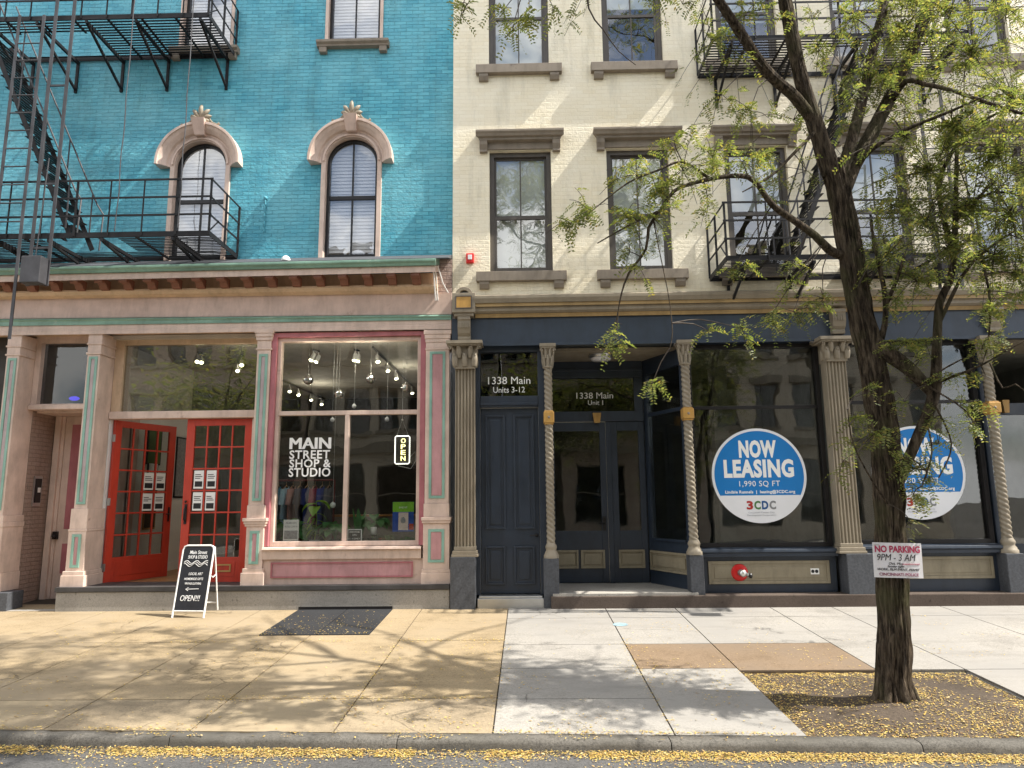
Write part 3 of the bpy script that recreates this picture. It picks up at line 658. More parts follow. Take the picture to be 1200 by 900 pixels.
# ---- shop entrance
YD = .45
ex0, ex1 = xP1 + .11, xP2 - .10
zh = Z(220, 391, 0.) + .03
ztb, ztt = Z(220, 482, YD), Z(220, 404, YD)
g = MB(); jx = X(137, 440, YD); gx0 = X(145.5, 440, YD)
g.box(ex0, gx0, .40, .50, ztb, zh); g.box(gx0, ex1, .40, .50, ztt, zh); obj('entry_transom_frame', g, M['soffit'], TB, bevel=.005)
g = MB(); g.box(ex0, ex1 + .02, .36, .56, ztb - .125, ztb - .001); obj('entry_transom_bar', g, M['tan2'], TB, bevel=.01)
g = MB(); g.box(gx0 + .001, ex1, .45, .456, ztb, ztt - .001); obj('entry_transom_pane', g, M['glasse'], TB)
dzt, dzb = ztb - .128, zfl + .012
hx0 = X(131, 500, YD)
g = MB(); g.box(ex0 + .001, hx0 - .006, .40, .56, zfl, dzt); obj('door_jamb', g, M['white'], TB)
hx1 = X(293, 560, YD)
g = MB(); g.box(hx1 + .004, ex1 + .1, .42, .54, zfl, dzt); obj('door_jamb', g, M['tan2'], TB)
DW = X(213.5, 560, YD) - hx0
def door_leaf(W, Hh, th=.045):
    st, tr, br = .135, .11, .40
    f, pn = MB(), MB()
    f.box(0, st, -th, 0, 0, Hh); f.box(W - st, W, -th, 0, 0, Hh); f.box(st, W - st, -th, 0, Hh - tr, Hh); f.box(st, W - st, -th, 0, 0, br)
    f.box(st + .05, W - st - .05, -th - .006, -th - .0005, .10, br - .07)
    gw, gh = W - 2 * st, Hh - tr - br; b = .026
    for k in range(1, 4):
        x = st + gw * k / 4; f.box(x - b / 2, x + b / 2, -th + .006, -.006, br, Hh - tr)
    for k in range(1, 6):
        z = br + gh * k / 6
        for c in range(4):
            xa, xb = st + gw * c / 4 + (b / 2 if c else 0), st + gw * (c + 1) / 4 - (b / 2 if c < 3 else 0)
            f.box(xa, xb, -th + .007, -.007, z - b / 2, z + b / 2)
    pn.box(st, W - st, -th / 2 - .003, -th / 2 + .003, br, Hh - tr)
    cell = lambda c, r: (st + gw * c / 4 + b / 2, st + gw * (c + 1) / 4 - b / 2, br + gh * (5 - r) / 6 + b / 2, br + gh * (6 - r) / 6 - b / 2)
    return f, pn, cell
HD = dzt - dzb - .004
ang = R(68)
ML = Matrix.Translation((hx0 + .01, YD + .03, dzb)) @ Matrix.Rotation(ang, 4, 'Z')
f, pn, cellL = door_leaf(DW, HD)
dl = obj('shop_door', f.xf(ML), M['red'], TB, bevel=.003); dl['label'] = 'open red door folded back into the shop'
obj('pane', pn.xf(ML), M['glassd'], dl)
g = MB(); g.box(DW - .075, DW - .045, -.06, -.0455, .95, 1.2); g.tube([(DW - .06, -.06, 1.08), (DW - .06, -.1, 1.08), (DW - .1, -.12, 1.08), (DW - .17, -.12, 1.08)], .011, 8); obj('handle', g.xf(ML), M['black'], dl)
for z in (.25, 1.3, HD - .3):
    g = MB(); g.box(-.006, .012, -.06, -.0, z - .06, z + .06); obj('hinge', g.xf(ML), M['steel'], dl)
MRt = Matrix.Translation((hx1 - DW + .0, YD + .03 + .045, dzb))
DW2 = hx1 - X(214.5, 560, YD)
MRt = Matrix.Translation((hx1 - DW2, YD + .075, dzb))
f, pn, cellR = door_leaf(DW2, HD)
dr = obj('shop_door', f.xf(MRt), M['red'], TB, bevel=.003); dr['label'] = 'closed red door with papers in its panes'
obj('pane', pn.xf(MRt), M['glassd'], dr)
g = MB(); g.box(.045, .085, -.058, -.0455, .93, 1.25); g.tube([(.065, -.06, .98), (.065, -.10, 1.0), (.065, -.10, 1.17), (.065, -.06, 1.2)], .012, 8); g.ball((.065, -.07, 1.29), .02, 10); obj('handle', g.xf(MRt), M['black'], dr)
g = MB(); g.frame(.60, .86, -.062, -.0525, .17, .29, .022); mq = obj('mail_slot', g.xf(MRt), M['brass'], dr)
# papers taped in the panes
def paper(name, label, cell, Mx, kind, group):
    x0, x1, z0, z1 = cell; Yp = -.0275
    t = thing(name, label, 'paper', Mx @ Vector(((x0 + x1) / 2, Yp, z0)), group)
    g = MB(); g.box(x0 + .012, x1 - .012, Yp, Yp + .002, z0 + .02, z1 - .015); obj('sheet', g.xf(Mx), M['lettw'], t)
    g = MB(); h = z1 - z0; w = x1 - x0
    g.box(x0 + .03, x1 - .03, Yp - .002, Yp - .0005, z0 + .05, z0 + h * .42)
    for q in (.55, .64, .73): g.box(x0 + .03, x1 - .03 - w * random.random() * .3, Yp - .002, Yp - .0005, z0 + h * q, z0 + h * q + .012)
    obj('print', g.xf(Mx), M['lettblk'], t)
for lab, c, r in [('white printed paper in the highest left papered pane of the closed red door', 0, 2), ('white printed paper in the second papered pane of the closed red door, top row', 1, 2), ('white paper in the closed red door, left pane of the lower row', 0, 3), ('white paper in the closed red door, right pane of the lower row', 1, 3)]:
    paper('paper_notice', lab, cellR(c, r), MRt, 0, 'paper notices in the red door panes')
for lab, c, r in [('paper card in the open red door, upper pane nearer its middle', 2, 2), ('paper card in the open red door, upper pane nearer the free edge', 3, 2), ('paper card in the open red door, lower pane nearer its middle', 2, 3), ('paper card in the open red door, lower pane nearer the free edge', 3, 3)]:
    paper('paper_notice', lab, cellL(c, r), ML, 0, 'paper notices in the red door panes')
# ---- shop window
YG = .16
rx0, rx1, rz0, rz1 = RC(312.5, 388, 497, 641, .0)
rx0 = xP2 + .112; rx1 = xP3 - .195
zst = Z(400, 640, 0.)
g = MB(); g.frame(rx0, rx1, .03, .29, zst, rz1 - .005, .085, wt=.075, wb=0); sw = obj('shop_window', g, M['rose'], TB, bevel=.006)
ix0, ix1, iz1 = rx0 + .087, rx1 - .087, rz1 - .083
g = MB(); g.frame(ix0, ix1, .09, .22, zst, iz1, .055, wt=.06, wb=.07)
zm = Z(409, 484, YG); xm = X(406, 560, YG)
g.box(ix0 + .056, ix1 - .056, .10, .21, zm - .035, zm + .035); g.box(xm - .035, xm + .035, .102, .208, zst + .0705, zm - .0355)
obj('frame', g, M['tan2'], sw, bevel=.005)
g = MB(); g.box(ix0 + .056, ix1 - .056, YG, YG + .006, zst + .07, iz1 - .06); obj('pane', g, M['glassd'], sw)
g = MB(); za, zb_ = Z(400, 655, 0.), zst
g.prism([(xP2 + .14, y, z) for y, z in [(.3, zb_ - .001), (-.06, zb_ - .01), (-.075, zb_ - .045), (-.03, zb_ - .06), (-.02, za), (.3, za)]], (xP3 - .235 - xP2 - .14, 0, 0)); obj('window_sill', g, M['tan2'], TB, bevel=.004)
g = MB(); bz0 = Z(400, 686.3, .0); g.box(xP2 + .14, xP3 - .206, .02, .3, bz0, za - .001); bk = obj('bulkhead', g, M['tan'], TB)
x0, x1, z0, z1 = RC(319, 660, 482.5, 675, .02)
g = MB(); g.frame(x0 - .02, x1 + .02, -.005, .0195, z0 - .02, z1 + .02, .022); obj('panel_border', g, M['rose'], bk)
g = MB(); g.box(x0 + .003, x1 - .003, .008, .0195, z0 + .003, z1 - .003); obj('panel', g, M['rosel'], bk)
# ---- lettering on the shop window
lt = YG - .004
for s, px0, px1, a, b in [('MAIN', 339, 388, 512, 526), ('STREET', 339, 386.5, 527.3, 537.3), ('SHOP &', 339, 387.5, 537.8, 547.5), ('STUDIO', 338, 387, 548, 558.3)]:
    zz0, zz1 = Z(363, b, lt), Z(363, a, lt)
    if s == 'MAIN':
        bm = bmesh.new(); xm_ = (X(px0, b, lt) + X(px1, b, lt)) / 2
        for me in list(text_fat('window_lettering', s, xm_, lt, zz0, zz1 - zz0, M['lettw'], sw, X(px1, b, lt) - X(px0, b, lt), .011)): bm.from_mesh(me)
        for o_ in [q for q in COL.objects if q.name.startswith('window_lettering')]: bpy.data.objects.remove(o_)
        me = bpy.data.meshes.new('window_lettering'); bm.to_mesh(me); bm.free(); me.materials.append(M['lettw']); link('window_lettering', me, sw); continue
    text('window_lettering', s, (X(px0, b, lt) + X(px1, b, lt)) / 2, lt, zz0, zz1 - zz0, M['lettw'], sw, w=X(px1, b, lt) - X(px0, b, lt), bold=.02, space=1.08)
# ---- shop interior
zce = 4.42
IX0, IX1, IYB = -6.93, XB - .12, 7.5
zpl = zst - .05
g = MB(); g.box(IX0, IX1, .56, IYB, zfl - .05, zfl); obj('shop_floor', g, M['wood'], TB)
g = MB(); g.box(IX0, IX1, .31, IYB, zce, zce + .06); obj('shop_ceiling', g, M['ceil'], TB)
g = MB(); g.box(IX0 - .05, IX0 - .001, 3.301, IYB, zfl, zce); obj('shop_side_wall_shaded', g, M['roomgrey'], TB)  # rear stretch of the white side wall, shade put in as grey colour
g = MB(); g.box(IX0 - .05, IX0 - .001, .57, 3.3, zfl, zce); obj('shop_side_wall', g, M['roomwhite'], TB)
g = MB(); g.box(IX0 + .001, IX0 + .02, .6, IYB, zfl + .001, zfl + .16); obj('skirting', g, M['white'], TB)
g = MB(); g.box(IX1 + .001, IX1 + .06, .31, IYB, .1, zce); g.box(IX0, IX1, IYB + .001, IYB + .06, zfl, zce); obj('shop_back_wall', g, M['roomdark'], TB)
g = MB(); g.box(rx0, IX1, .31, .95, zpl - .05, zpl); g.box(rx0 - .03, rx0 - .0005, .31, .95, zfl, zpl); g.box(rx0, IX1, .90, .949, zfl, zpl - .051); obj('display_shelf', g, M['roomgrey'], TB)
# ================================================================== CREAM BUILDING
CB = thing('cream_building', 'cream painted brick building with dark bronze windows over a slate navy shopfront with columns', 'building', (3.5, 0, 0))
XE = 9.9
XB2 = XB + .004
CY = .05
def zr(pa, pb, Y): return ZL(pa, pb, Y, 600, 1070)
def loftR(g, prof, x0, x1, m=0): return loft(g, prof, x0, x1, m, 600, 1070)
x2 = [RC(574.5, 177, 646, 320, CY), RC(714, 173.5, 789, 317, CY), RC(852.5, 170, 926, 313, CY)]
ww = (x2[0][1] - x2[0][0] + x2[1][1] - x2[1][0]) / 2
pit = (x2[2][0] + x2[2][1] - x2[0][0] - x2[0][1]) / 4
c0 = (x2[0][0] + x2[0][1]) / 2
zz = lambda k, i: sum(q[i] for q in x2[:2]) / 2
W2 = [(c0 + pit * k - ww / 2, c0 + pit * k + ww / 2, zz(0, 2), zz(0, 3)) for k in range(6) if c0 + pit * k < 9.2]
hh = W2[0][3] - W2[0][2]
zu = (Z(607, 78.5, CY) + Z(742, 75, CY)) / 2
W3 = [(a + .0, b + .0, zu, zu + hh) for a, b, _, _ in W2]
ctop = 13.7
shape2d('brick_wall', [(XB2, Z(600, 351, CY)), (XE, Z(600, 351, CY)), (XE, ctop), (XB2, ctop)], [rect(q) for q in W2 + W3], CY, CY + .34, M['cream'], CB)
def sash_window(r, kind, shade):
    x0, x1, z0, z1 = r; Yf = CY + .07; g = MB(); f = .075
    g.frame(x0 + .002, x1 - .002, Yf, Yf + .09, z0 + .002, z1 - .002, f, wb=.05)
    zm = z0 + (z1 - z0) * .475; cx = (x0 + x1) / 2
    ua, ub = x0 + f + .003, x1 - f - .003
    g.frame(ua, ub, Yf + .05, Yf + .085, zm - .02, z1 - f - .003, .035)
    g.frame(ua, ub, Yf + .012, Yf + .049, z0 + .053, zm + .045 - .06, .04, wt=.05, wb=.06)
    g.box(cx - .011, cx + .011, Yf + .055, Yf + .08, zm + .016, z1 - f - .039); g.box(cx - .011, cx + .011, Yf + .02, Yf + .043, z0 + .114, zm - .066)
    w = obj('window', g, M['bronze'], CB)
    g = MB(); 
    for a, b, y in ((z0 + .1, zm - .05, Yf + .032), (zm, z1 - f - .02, Yf + .068)): g.add([(ua + .02, y, a), (ub - .02, y, a), (ub - .02, y, b), (ua + .02, y, b)], [(0, 1, 2, 3)])
    obj('pane', g, M['glass'], w, fix=False)
    g = MB()
    zs = z0 + (z1 - z0) * shade
    if zs < z1 - .1: g.box(x0 + .05, x1 - .05, Yf + .11, Yf + .115, zs, z1); obj('blind', g, M['shade'], w)
    if kind == 2:
        g = MB(); g.px([(CY + .05, z1 + .30), (CY - .19, z1 + .30), (CY - .19, z1 + .265), (CY - .165, z1 + .235), (CY - .15, z1 + .20), (CY - .11, z1 + .19), (CY - .11, z1 + .15), (CY - .03, z1 + .14), (CY - .03, z1 + .015), (CY + .05, z1 + .015)], x0 - .22, x1 + .22)
        # step the ends in under the crown
        g.v = [(x + (0 if z > z1 + .195 or z1 + .19 > z > z1 + 9 else (.05 if z > z1 + .145 else .1)) * (1 if x < cx else -1), y, z) for x, y, z in g.v]
        for q in (x0 - .16, x1 + .03):
            g.px([(CY - .001, z1 + .148), (CY - .105, z1 + .148), (CY - .10, z1 + .08), (CY - .06, z1 + .0), (CY - .07, z1 - .04), (CY - .001, z1 - .04)], q, q + .13)
        obj('lintel', g, M['taupe'], w, bevel=.004)
    g = MB()
    g.box(x0 - .22, x1 + .22, CY - .10, CY + .066, z0 - .16, z0); 
    for q in (x0 - .17, x1 + .01): g.px([(CY - .001, z0 - .161), (CY - .085, z0 - .161), (CY - .085, z0 - .21), (CY - .05, z0 - .28), (CY - .001, z0 - .28)], q, q + .16)
    obj('sill', g, M['taupe'], w, bevel=.006)
for k, r in enumerate(W2): sash_window(r, 2, (.02, .02, .5, .45, .3, .2)[k])
for k, r in enumerate(W3): sash_window(r, 3, (.05, .55, .4, .5, .6, .2)[k])
g = MB(); g.box(XB2, XE, .75, .79, 4.8, ctop); g.box(XB2, XE, CY + .345, .75, ctop - .05, ctop); g.box(XB2 + .001, XE, .3, 9., ctop + .001, ctop + .1); obj('upper_room_backs', g, M['roomdark'], CB)
g = MB(); g.px([(-.5, 0), (-.5, .1), (-.42, .2), (-.3, .5), (.4, .5), (.4, 0)], XB2, XE); g.v = [(x, y, z + ctop + .102) for x, y, z in g.v]; obj('roof_cornice', g, M['taupe'], CB)
# storefront cornice and fascia
CX0 = X(556, 360, -.2)
g = MB(); loftR(g, [(-.25, 346, 337.5), (-.25, 349, 341), (-.22, 354.5, 346), (.06, 354.5, 346), (.06, 345, 336.5)], CX0, XE)
loftR(g, [(-.16, 359.2, 351), (-.16, 364, 356), (-.10, 367, 359), (.06, 367, 359), (.06, 359.2, 351)], CX0, XE); obj('shopfront_cornice', g, M['taupel'], CB)
g = MB(); loftR(g, [(-.20, 354.8, 346.3), (-.20, 358.8, 350.6), (.06, 358.8, 350.6), (.06, 354.8, 346.3)], CX0 + .002, XE)
loftR(g, [(-.085, 367.3, 359.3), (-.06, 372, 364), (.06, 372, 364), (.06, 367.3, 359.3)], CX0 + .002, XE); obj('gold_band', g, M['goldband'], CB)
g = MB(); loftR(g, [(-.02, 372.4, 364.4), (-.02, 402, 395), (.28, 402, 395), (.28, 372.4, 364.4)], XB2, XE)
loftR(g, [(-.05, 401, 394), (-.05, 405, 398), (-.021, 405, 398), (-.021, 401, 394)], XB2 + .001, XE); obj('fascia', g, M['navyf'], CB)
# end block with amber panel, dome and scroll bracket
bx0, bx1, bz0, bz1 = RC(529.5, 343, 557, 366, -.22)
eb = MB(); eb.box(bx0, bx1, -.22, .04, bz0 + .0, bz1); eb.box(bx0 + .03, bx1 - .03, -.19, .04, bz0 - .05, bz0 - .001)
eb = obj('end_block', eb, M['taupel'], CB, bevel=.008)
g = MB(); g.frame(bx0 + .055, bx1 - .055, -.232, -.2205, bz0 + .06, bz1 - .05, .016); obj('panel_border', g, M['bronze'], eb)
g = MB(); g.box(bx0 + .072, bx1 - .072, -.2255, -.2205, bz0 + .077, bz1 - .067); obj('amber_panel', g, M['gold'], eb)
cxb = (bx0 + bx1) / 2
g = MB(); g.arcband(cxb, bz1 - .02, [(.085, -.15), (.14, -.15), (.14, .04), (.085, .04)], 0, math.pi, 20); obj('arched_cap', g, M['taupel'], eb, bevel=.005)
g = MB(); g.arcband(cxb, bz1 - .02, [(.0, -.10), (.083, -.10), (.083, .03), (.0, .03)], 0, math.pi, 20); obj('arched_recess', g, M['navy'], eb)
def scroll_bracket(cx, zt, zb, w=.2, Yf=-.02):
    g = MB(); h = zt - zb
    g.px([(Yf - .001, zt), (Yf - .16, zt), (Yf - .165, zt - .05), (Yf - .145, zt - .07), (Yf - .15, zt - h * .45), (Yf - .115, zt - h * .7), (Yf - .07, zt - h * .82), (Yf - .085, zt - h * .9), (Yf - .075, zb), (Yf - .001, zb)], cx - w / 2, cx + w / 2)
    for q in (-.06, -.02, .02, .06): g.px([(Yf - .151, zt - .10), (Yf - .162, zt - .10), (Yf - .16, zt - h * .5), (Yf - .149, zt - h * .5)], cx + q - .011, cx + q + .011)
    return obj('scroll_bracket', g, M['taupel'], CB, bevel=.004)
scroll_bracket(cxb, bz0 - .052, Z(544, 399, -.1))
# ---- columns
def capital(g, cx, zb, zt, r, cy, flat=False):
    h = zt - zb; R2 = r * 1.9
    g.box(cx - R2, cx + R2, cy - R2, cy + R2, zt - .05, zt); g.box(cx - R2 * .9, cx + R2 * .9, cy - R2 * .9, cy + R2 * .9, zt - .075, zt - .0505)
    if flat: g.prism([(cx - r * 1.05, cy - r, zb), (cx + r * 1.05, cy - r, zb), (cx + r * 1.05, cy + r, zb), (cx - r * 1.05, cy + r, zb)], (0, 0, h - .076))
    else: g.lathe((cx, cy, zb), [(r * 1.0, 0), (r * 1.25, .012), (r * 1.25, .035), (r, .04), (r * 1.02, h * .5), (r * 1.4, h - .08), (r * 1.6, h - .076)], 20)
    # two tiers of curled leaves
    for tier, (z0, L, out, n) in enumerate(((.04, h * .42, .35, 8), (h * .40, h * .42, .5, 8))):
        for k in range(n):
            a = 2 * math.pi * (k + .5 * tier) / n
            if flat:
                if math.sin(a) > .3: continue
                base = Vector((cx + r * 1.0 * max(-1, min(1, 1.5 * math.cos(a))), cy + r * max(-1., 1.5 * math.sin(a)), zb + z0)); d = Vector((math.cos(a) * .5, -1, 0)).normalized()
            else:
                d = Vector((math.cos(a), math.sin(a), 0)); base = Vector((cx, cy, zb + z0)) + d * r * (1.0 + .15 * tier)
            pts = [base, base + Vector((0, 0, L * .5)) + d * .012, base + Vector((0, 0, L * .9)) + d * r * out * .6, base + Vector((0, 0, L)) + d * r * out, base + Vector((0, 0, L * .82)) + d * r * out * 1.25]
            g.tube(pts, [r * .28, r * .34, r * .26, r * .2, r * .07], 6)
    for s in (-1, 1): g.tube([(cx + s * (r * 1.5 + .02 * math.cos(t) * (1 - t / 10)), cy - R2 * .85, zt - .115 + .03 * math.sin(t) * (1 - t / 10)) for t in [i * .6 for i in range(10)]], .011, 5)
def fluted(px0, px1, cap, py_base, ped, name_x, label=None):
    cx = (X(px0, 540) + X(px1, 540)) / 2; hw = (X(px1, 540) - X(px0, 540)) / 2; mx = (px0 + px1) / 2
    z1, z0 = Z(mx, cap[1]), Z(mx, py_base[0]); yb = .10; yf = -.10
    nfl = 6; pts = [(cx - hw, yb), (cx - hw, yf)]
    pw = 2 * hw / nfl
    for k in range(nfl):
        a = cx - hw + pw * k
        pts += [(a + pw * .18, yf), (a + pw * .3, yf + .018), (a + pw * .5, yf + .025), (a + pw * .7, yf + .018), (a + pw * .82, yf)]
    pts += [(cx + hw, yf), (cx + hw, yb)]
    g = MB(); g.pz(pts, z0, z1); c = obj('fluted_column', g, M['taupel'], CB)
    g = MB(); capital(g, cx, z1 + .001, Z(mx, cap[0]), hw * .97, .0, True); obj('capital', g, M['taupel'], c)
    zb = Z(mx, py_base[1])
    g = MB(); h = z0 - zb
    for e, a, b in ((.012, .6, 1.), (.035, .25, .595), (.05, 0, .245)): g.box(cx - hw - e, cx + hw + e, yf - e, yb, zb + h * a + .0005, zb + h * b - .0005)
    obj('base', g, M['taupel'], c, bevel=.006)
    pxa, pxb, pya, pyb = ped; e = (X(pxb, 680) - X(pxa, 680)) / 2; pcx = (X(pxb, 680) + X(pxa, 680)) / 2
    g = MB(); g.box(pcx - e, pcx + e, yf - .06, yb + .1, gz(0) - .2, zb - .001); obj('plinth', g, M['granite'], c, bevel=.008)
    return cx
def twisted(pxc, rpx, cap, py_base, ped, gold, lobes=3):
    cx = X(pxc, 540); r = rpx / 74.; z1, z0 = Z(pxc, cap[1]), Z(pxc, py_base[0]); cy = 0.
    n, m = 24, 190; vs = []
    for i in range(m + 1):
        z = z0 + (z1 - z0) * i / m; tw = -z * 2 * math.pi / (.078 * lobes)
        for k in range(n):
            a = 2 * math.pi * k / n; q = r * (.60 + .44 * abs(math.cos((a - tw) * lobes / 2)) ** .6)
            vs.append((cx + q * math.cos(a), cy + q * math.sin(a), z))
    g = MB(); g.add(vs, [(i * n + k, i * n + (k + 1) % n, (i + 1) * n + (k + 1) % n, (i + 1) * n + k) for i in range(m) for k in range(n)], 0, True)
    c = obj('twisted_column', g, M['taupel'], CB)
    g = MB(); capital(g, cx, z1 - .002, Z(pxc, cap[0]), r * 1.02, cy); obj('capital', g, M['taupel'], c)
    ga, gb_ = gold
    g = MB(); za, zc_ = Z(pxc, gb_), Z(pxc, ga); e = r * 1.25; g.box(cx - e, cx + e, cy - e, cy + e, za, zc_); g.box(cx - e * .85, cx + e * .85, cy - e * .85, cy + e * .85, za - .025, za - .001); g.box(cx - e * .85, cx + e * .85, cy - e * .85, cy + e * .85, zc_ + .001, zc_ + .02)
    gb2 = obj('gold_block', g, M['gold'], c, bevel=.012)
    g = MB(); g.ball((cx, cy - e, (za + zc_) / 2), .022, 10, sy=.5); obj('rosette', g, M['taupe'], gb2)
    zb = Z(pxc, py_base[1]); h = z0 - zb
    g = MB(); g.lathe((cx, cy, zb), [(r * 1.75, 0), (r * 1.75, h * .2), (r * 1.55, h * .26), (r * 1.45, h * .38), (r * 1.2, h * .48), (r * 1.2, h * .58), (r * 1.35, h * .68), (r * 1.3, h * .8), (r * .95, h)], 24); obj('base', g, M['taupel'], c)
    pxa, pxb, pya = ped; e = (X(pxb, 680) - X(pxa, 680)) / 2; pcx = (X(pxb, 680) + X(pxa, 680)) / 2
    g = MB(); g.box(pcx - e, pcx + e, -e, e * 1.6, gz(0) - .2, zb - .001); obj('plinth', g, M['granite'], c, bevel=.008)
    return cx
xA = fluted(534, 557, (403, 434), (640, 652), (528.7, 558, 652, 707), 0)
xB = twisted(644, 4.9, (404, 432), (636, 654), (637, 655, 654), (483, 496))
xC = twisted(808.3, 5.2, (400, 428), (632, 650), (808, 824, 650), (479, 491))
xD = fluted(974, 998, (398, 425), (636, 648), (989, 1020.5, 647, 700), 0)
xE = twisted(1169.5, 5.5, (395, 424), (630, 648), (1176, 1197, 648), (472, 484))
scroll_bracket(X(979, 380), Z(979, 363, -.1), Z(979, 391, -.1))
scroll_bracket(X(1162, 380), Z(1162, 361, -.1), Z(1162, 388, -.1))
# ---- sill stone
zs1, zs0 = Z(900, 697, -.15), gz(0) - .3
g = MB(); g.box(xB - .02, XE, -.17, .30, zs0, zs1); obj('sill_stone', g, M['brownstone'], CB, bevel=.015)
# ---- stair door (Units 3-12)
zl = Z(597, 403, .0)
d0, d1 = X(563.5, 580, .16), X(632, 580, .16)
zth = Z(597, 697, .1)
g = MB(); zt0, zt1 = Z(597, 465, .16), Z(597, 413.5, .16); zdt = Z(597, 478, .16)
jl, jr = xA + .15, xB - .005
g.box(jl, d0 - .002, .08, .3, zth, zl); g.box(d1 + .002, jr, .08, .3, zth, zl)
g.box(d0 - .001, d1 + .001, .08, .3, zt1, zl); g.box(d0 - .001, d1 + .001, .07, .3, zdt + .003, zt0)
g.box(d0 - .001, d1 + .001, .05, .0695, zdt + .03, zdt + .07)
sf = obj('door_frame', g, M['navy'], CB, bevel=.005)
g = MB(); g.box(d0, d1, .16, .166, zt0 + .001, zt1 - .001); o = obj('transom_pane', g, M['glasst'], CB)
def panel_moulding(g, x0, x1, z0, z1, Y, w=.03): g.frame(x0, x1, Y - .026, Y - .0005, z0, z1, w); g.frame(x0 + w + .001, x1 - w - .001, Y - .012, Y - .0005, z0 + w + .001, z1 - w - .001, .014); g.box(x0 + w + .05, x1 - w - .05, Y - .016, Y - .0005, z0 + w + .05, z1 - w - .05)
g = MB(); g.box(d0 + .004, d1 - .004, .16, .205, zth + .012, zdt); door = obj('panelled_door', g, M['navy'], CB, bevel=.004)
g = MB()
for a, b in ((569, 592.5), (602.5, 627)):
    panel_moulding(g, X(a, 580, .16), X(b, 580, .16), Z(597, 620, .16), Z(597, 486.5, .16), .16); panel_moulding(g, X(a, 660, .16), X(b, 660, .16), Z(597, 685, .16), Z(597, 640, .16), .16)
obj('panel', g, M['navy'], door, bevel=.006)
g = MB(); g.frame(d0 - .012, d1 + .012, .145, .1595, zth + .004, zdt + .0025, .012, wb=0); obj('weather_strip', g, M['steel'], door)
g = MB(); q = P(629, 627, .16); g.lathe((q.x, .1595, q.z), [(.028, 0), (.028, -.012), (.012, -.014), (.012, -.05)], 12, axis='y'); g.tube([(q.x, .112, q.z), (q.x - .06, .108, q.z), (q.x - .11, .112, q.z)], .011, 8); obj('handle', g, M['black'], door)
g = MB(); g.box(d0 - .02, d1 + .02, -.06, .30, zth - .03, zth); g.box(d0 - .04, d1 + .04, -.1, .3, gz(0) - .2, zth - .031); th = obj('threshold', g, [M['steel']], CB, bevel=.006)
for s, a, b, pxa, pxb in [('1338 Main', 441, 450, 572, 621.5), ('Units 3-12', 453, 460, 578, 615)]:
    zz0, zz1 = Z(597, b, .155), Z(597, a, .155); text('lettering', s, (X(pxa, 450, .155) + X(pxb, 450, .155)) / 2, .155, zz0, zz1 - zz0, M['lettw'], o, w=X(pxb, 450, .155) - X(pxa, 450, .155), bold=0.)
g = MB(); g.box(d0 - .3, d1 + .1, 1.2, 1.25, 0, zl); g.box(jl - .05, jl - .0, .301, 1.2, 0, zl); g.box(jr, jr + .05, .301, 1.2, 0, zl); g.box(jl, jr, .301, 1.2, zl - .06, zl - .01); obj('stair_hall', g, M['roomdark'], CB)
g = MB(); p = P(603, 423, .9); g.box(p.x - .16, p.x + .16, .88, .95, p.z - .05, p.z + .05); t = thing('exit_light', 'small white emergency light box behind the transom of the stair door', 'light', (p.x, .95, p.z - .05)); obj('case', g, M['white'], t, bevel=.01)
g = MB(); g.ball((p.x + .2, .86, p.z), .04, 10); g.ball((p.x - .21, .86, p.z), .04, 10); obj('lamp_head', g, M['steel'], t)
# ---- vestibule (Unit 1)
YV = 1.2
vx0, vx1 = xB + .06, X(757, 560, YV)
vf = Z(720, 697, -.05) + .03
zvc = Z(700, 407, 0.)
c0_ = xC - .05
g = MB(); g.pz([(vx0 - .05, -.15), (c0_ + .05, -.15), (c0_ + .05, .1), (vx1 + .05, YV + .1), (vx0 - .05, YV + .1)], vf - .08, vf); obj('vestibule_step', g, M['stone'], CB)
g = MB(); g.pz([(vx0 - .03, .28), (c0_ + .05, .28), (vx1 + .06, YV + .1), (vx0 - .03, YV + .1)], zvc, zvc + .05); obj('vestibule_ceiling', g, M['taupel'], CB)
t = thing('ceiling_light', 'round flush ceiling light in the vestibule over the Unit 1 doors', 'ceiling light', (X(704, 412, .62), .62, zvc))
cl = (X(704, 412, .62), .62, zvc)
g = MB(); g.lathe(cl, [(.20, -.001), (.20, -.05), (.18, -.055)], 28); obj('pan', g, M['steel'], t)
g = MB(); g.lathe(cl, [(.175, -.0555), (.165, -.09), (.0, -.10)], 28); obj('diffuser', g, M['decalw'], t)
g = MB(); g.box(vx0 - .05, vx0 - .001, .1, YV + .1, vf, zvc); obj('vestibule_side_panel', g, M['navy'], CB)
z_a, z_b = Z(697, 482, YV), Z(697, 443, YV)     # transom glass
ta, tb = X(640, 460, YV), X(743, 460, YV)
zd = Z(697, 494, YV)
g = MB(); g.box(vx0, ta - .001, YV, YV + .12, z_a, z_b); g.box(tb + .001, vx1, YV, YV + .12, z_a, z_b); g.box(vx0, vx1, YV - .03, YV + .12, z_b, zvc - .001); g.box(vx0, vx1, YV - .02, YV + .12, zd, z_a - .001)
g.box(vx0, vx1, YV - .05, YV - .0305, z_b + .12, z_b + .16)
da1 = X(711, 560, YV); sa0, sa1 = X(717.5, 560, YV), X(757, 560, YV)
g.box(da1 + .004, sa0 - .001, YV, YV + .12, vf, zd - .001)
vfm = obj('vestibule_frame', g, M['navy'], CB, bevel=.004)
g = MB(); g.box(ta, tb, YV + .04, YV + .046, z_a, z_b - .001); tp = obj('transom_pane', g, M['glasst'], CB)
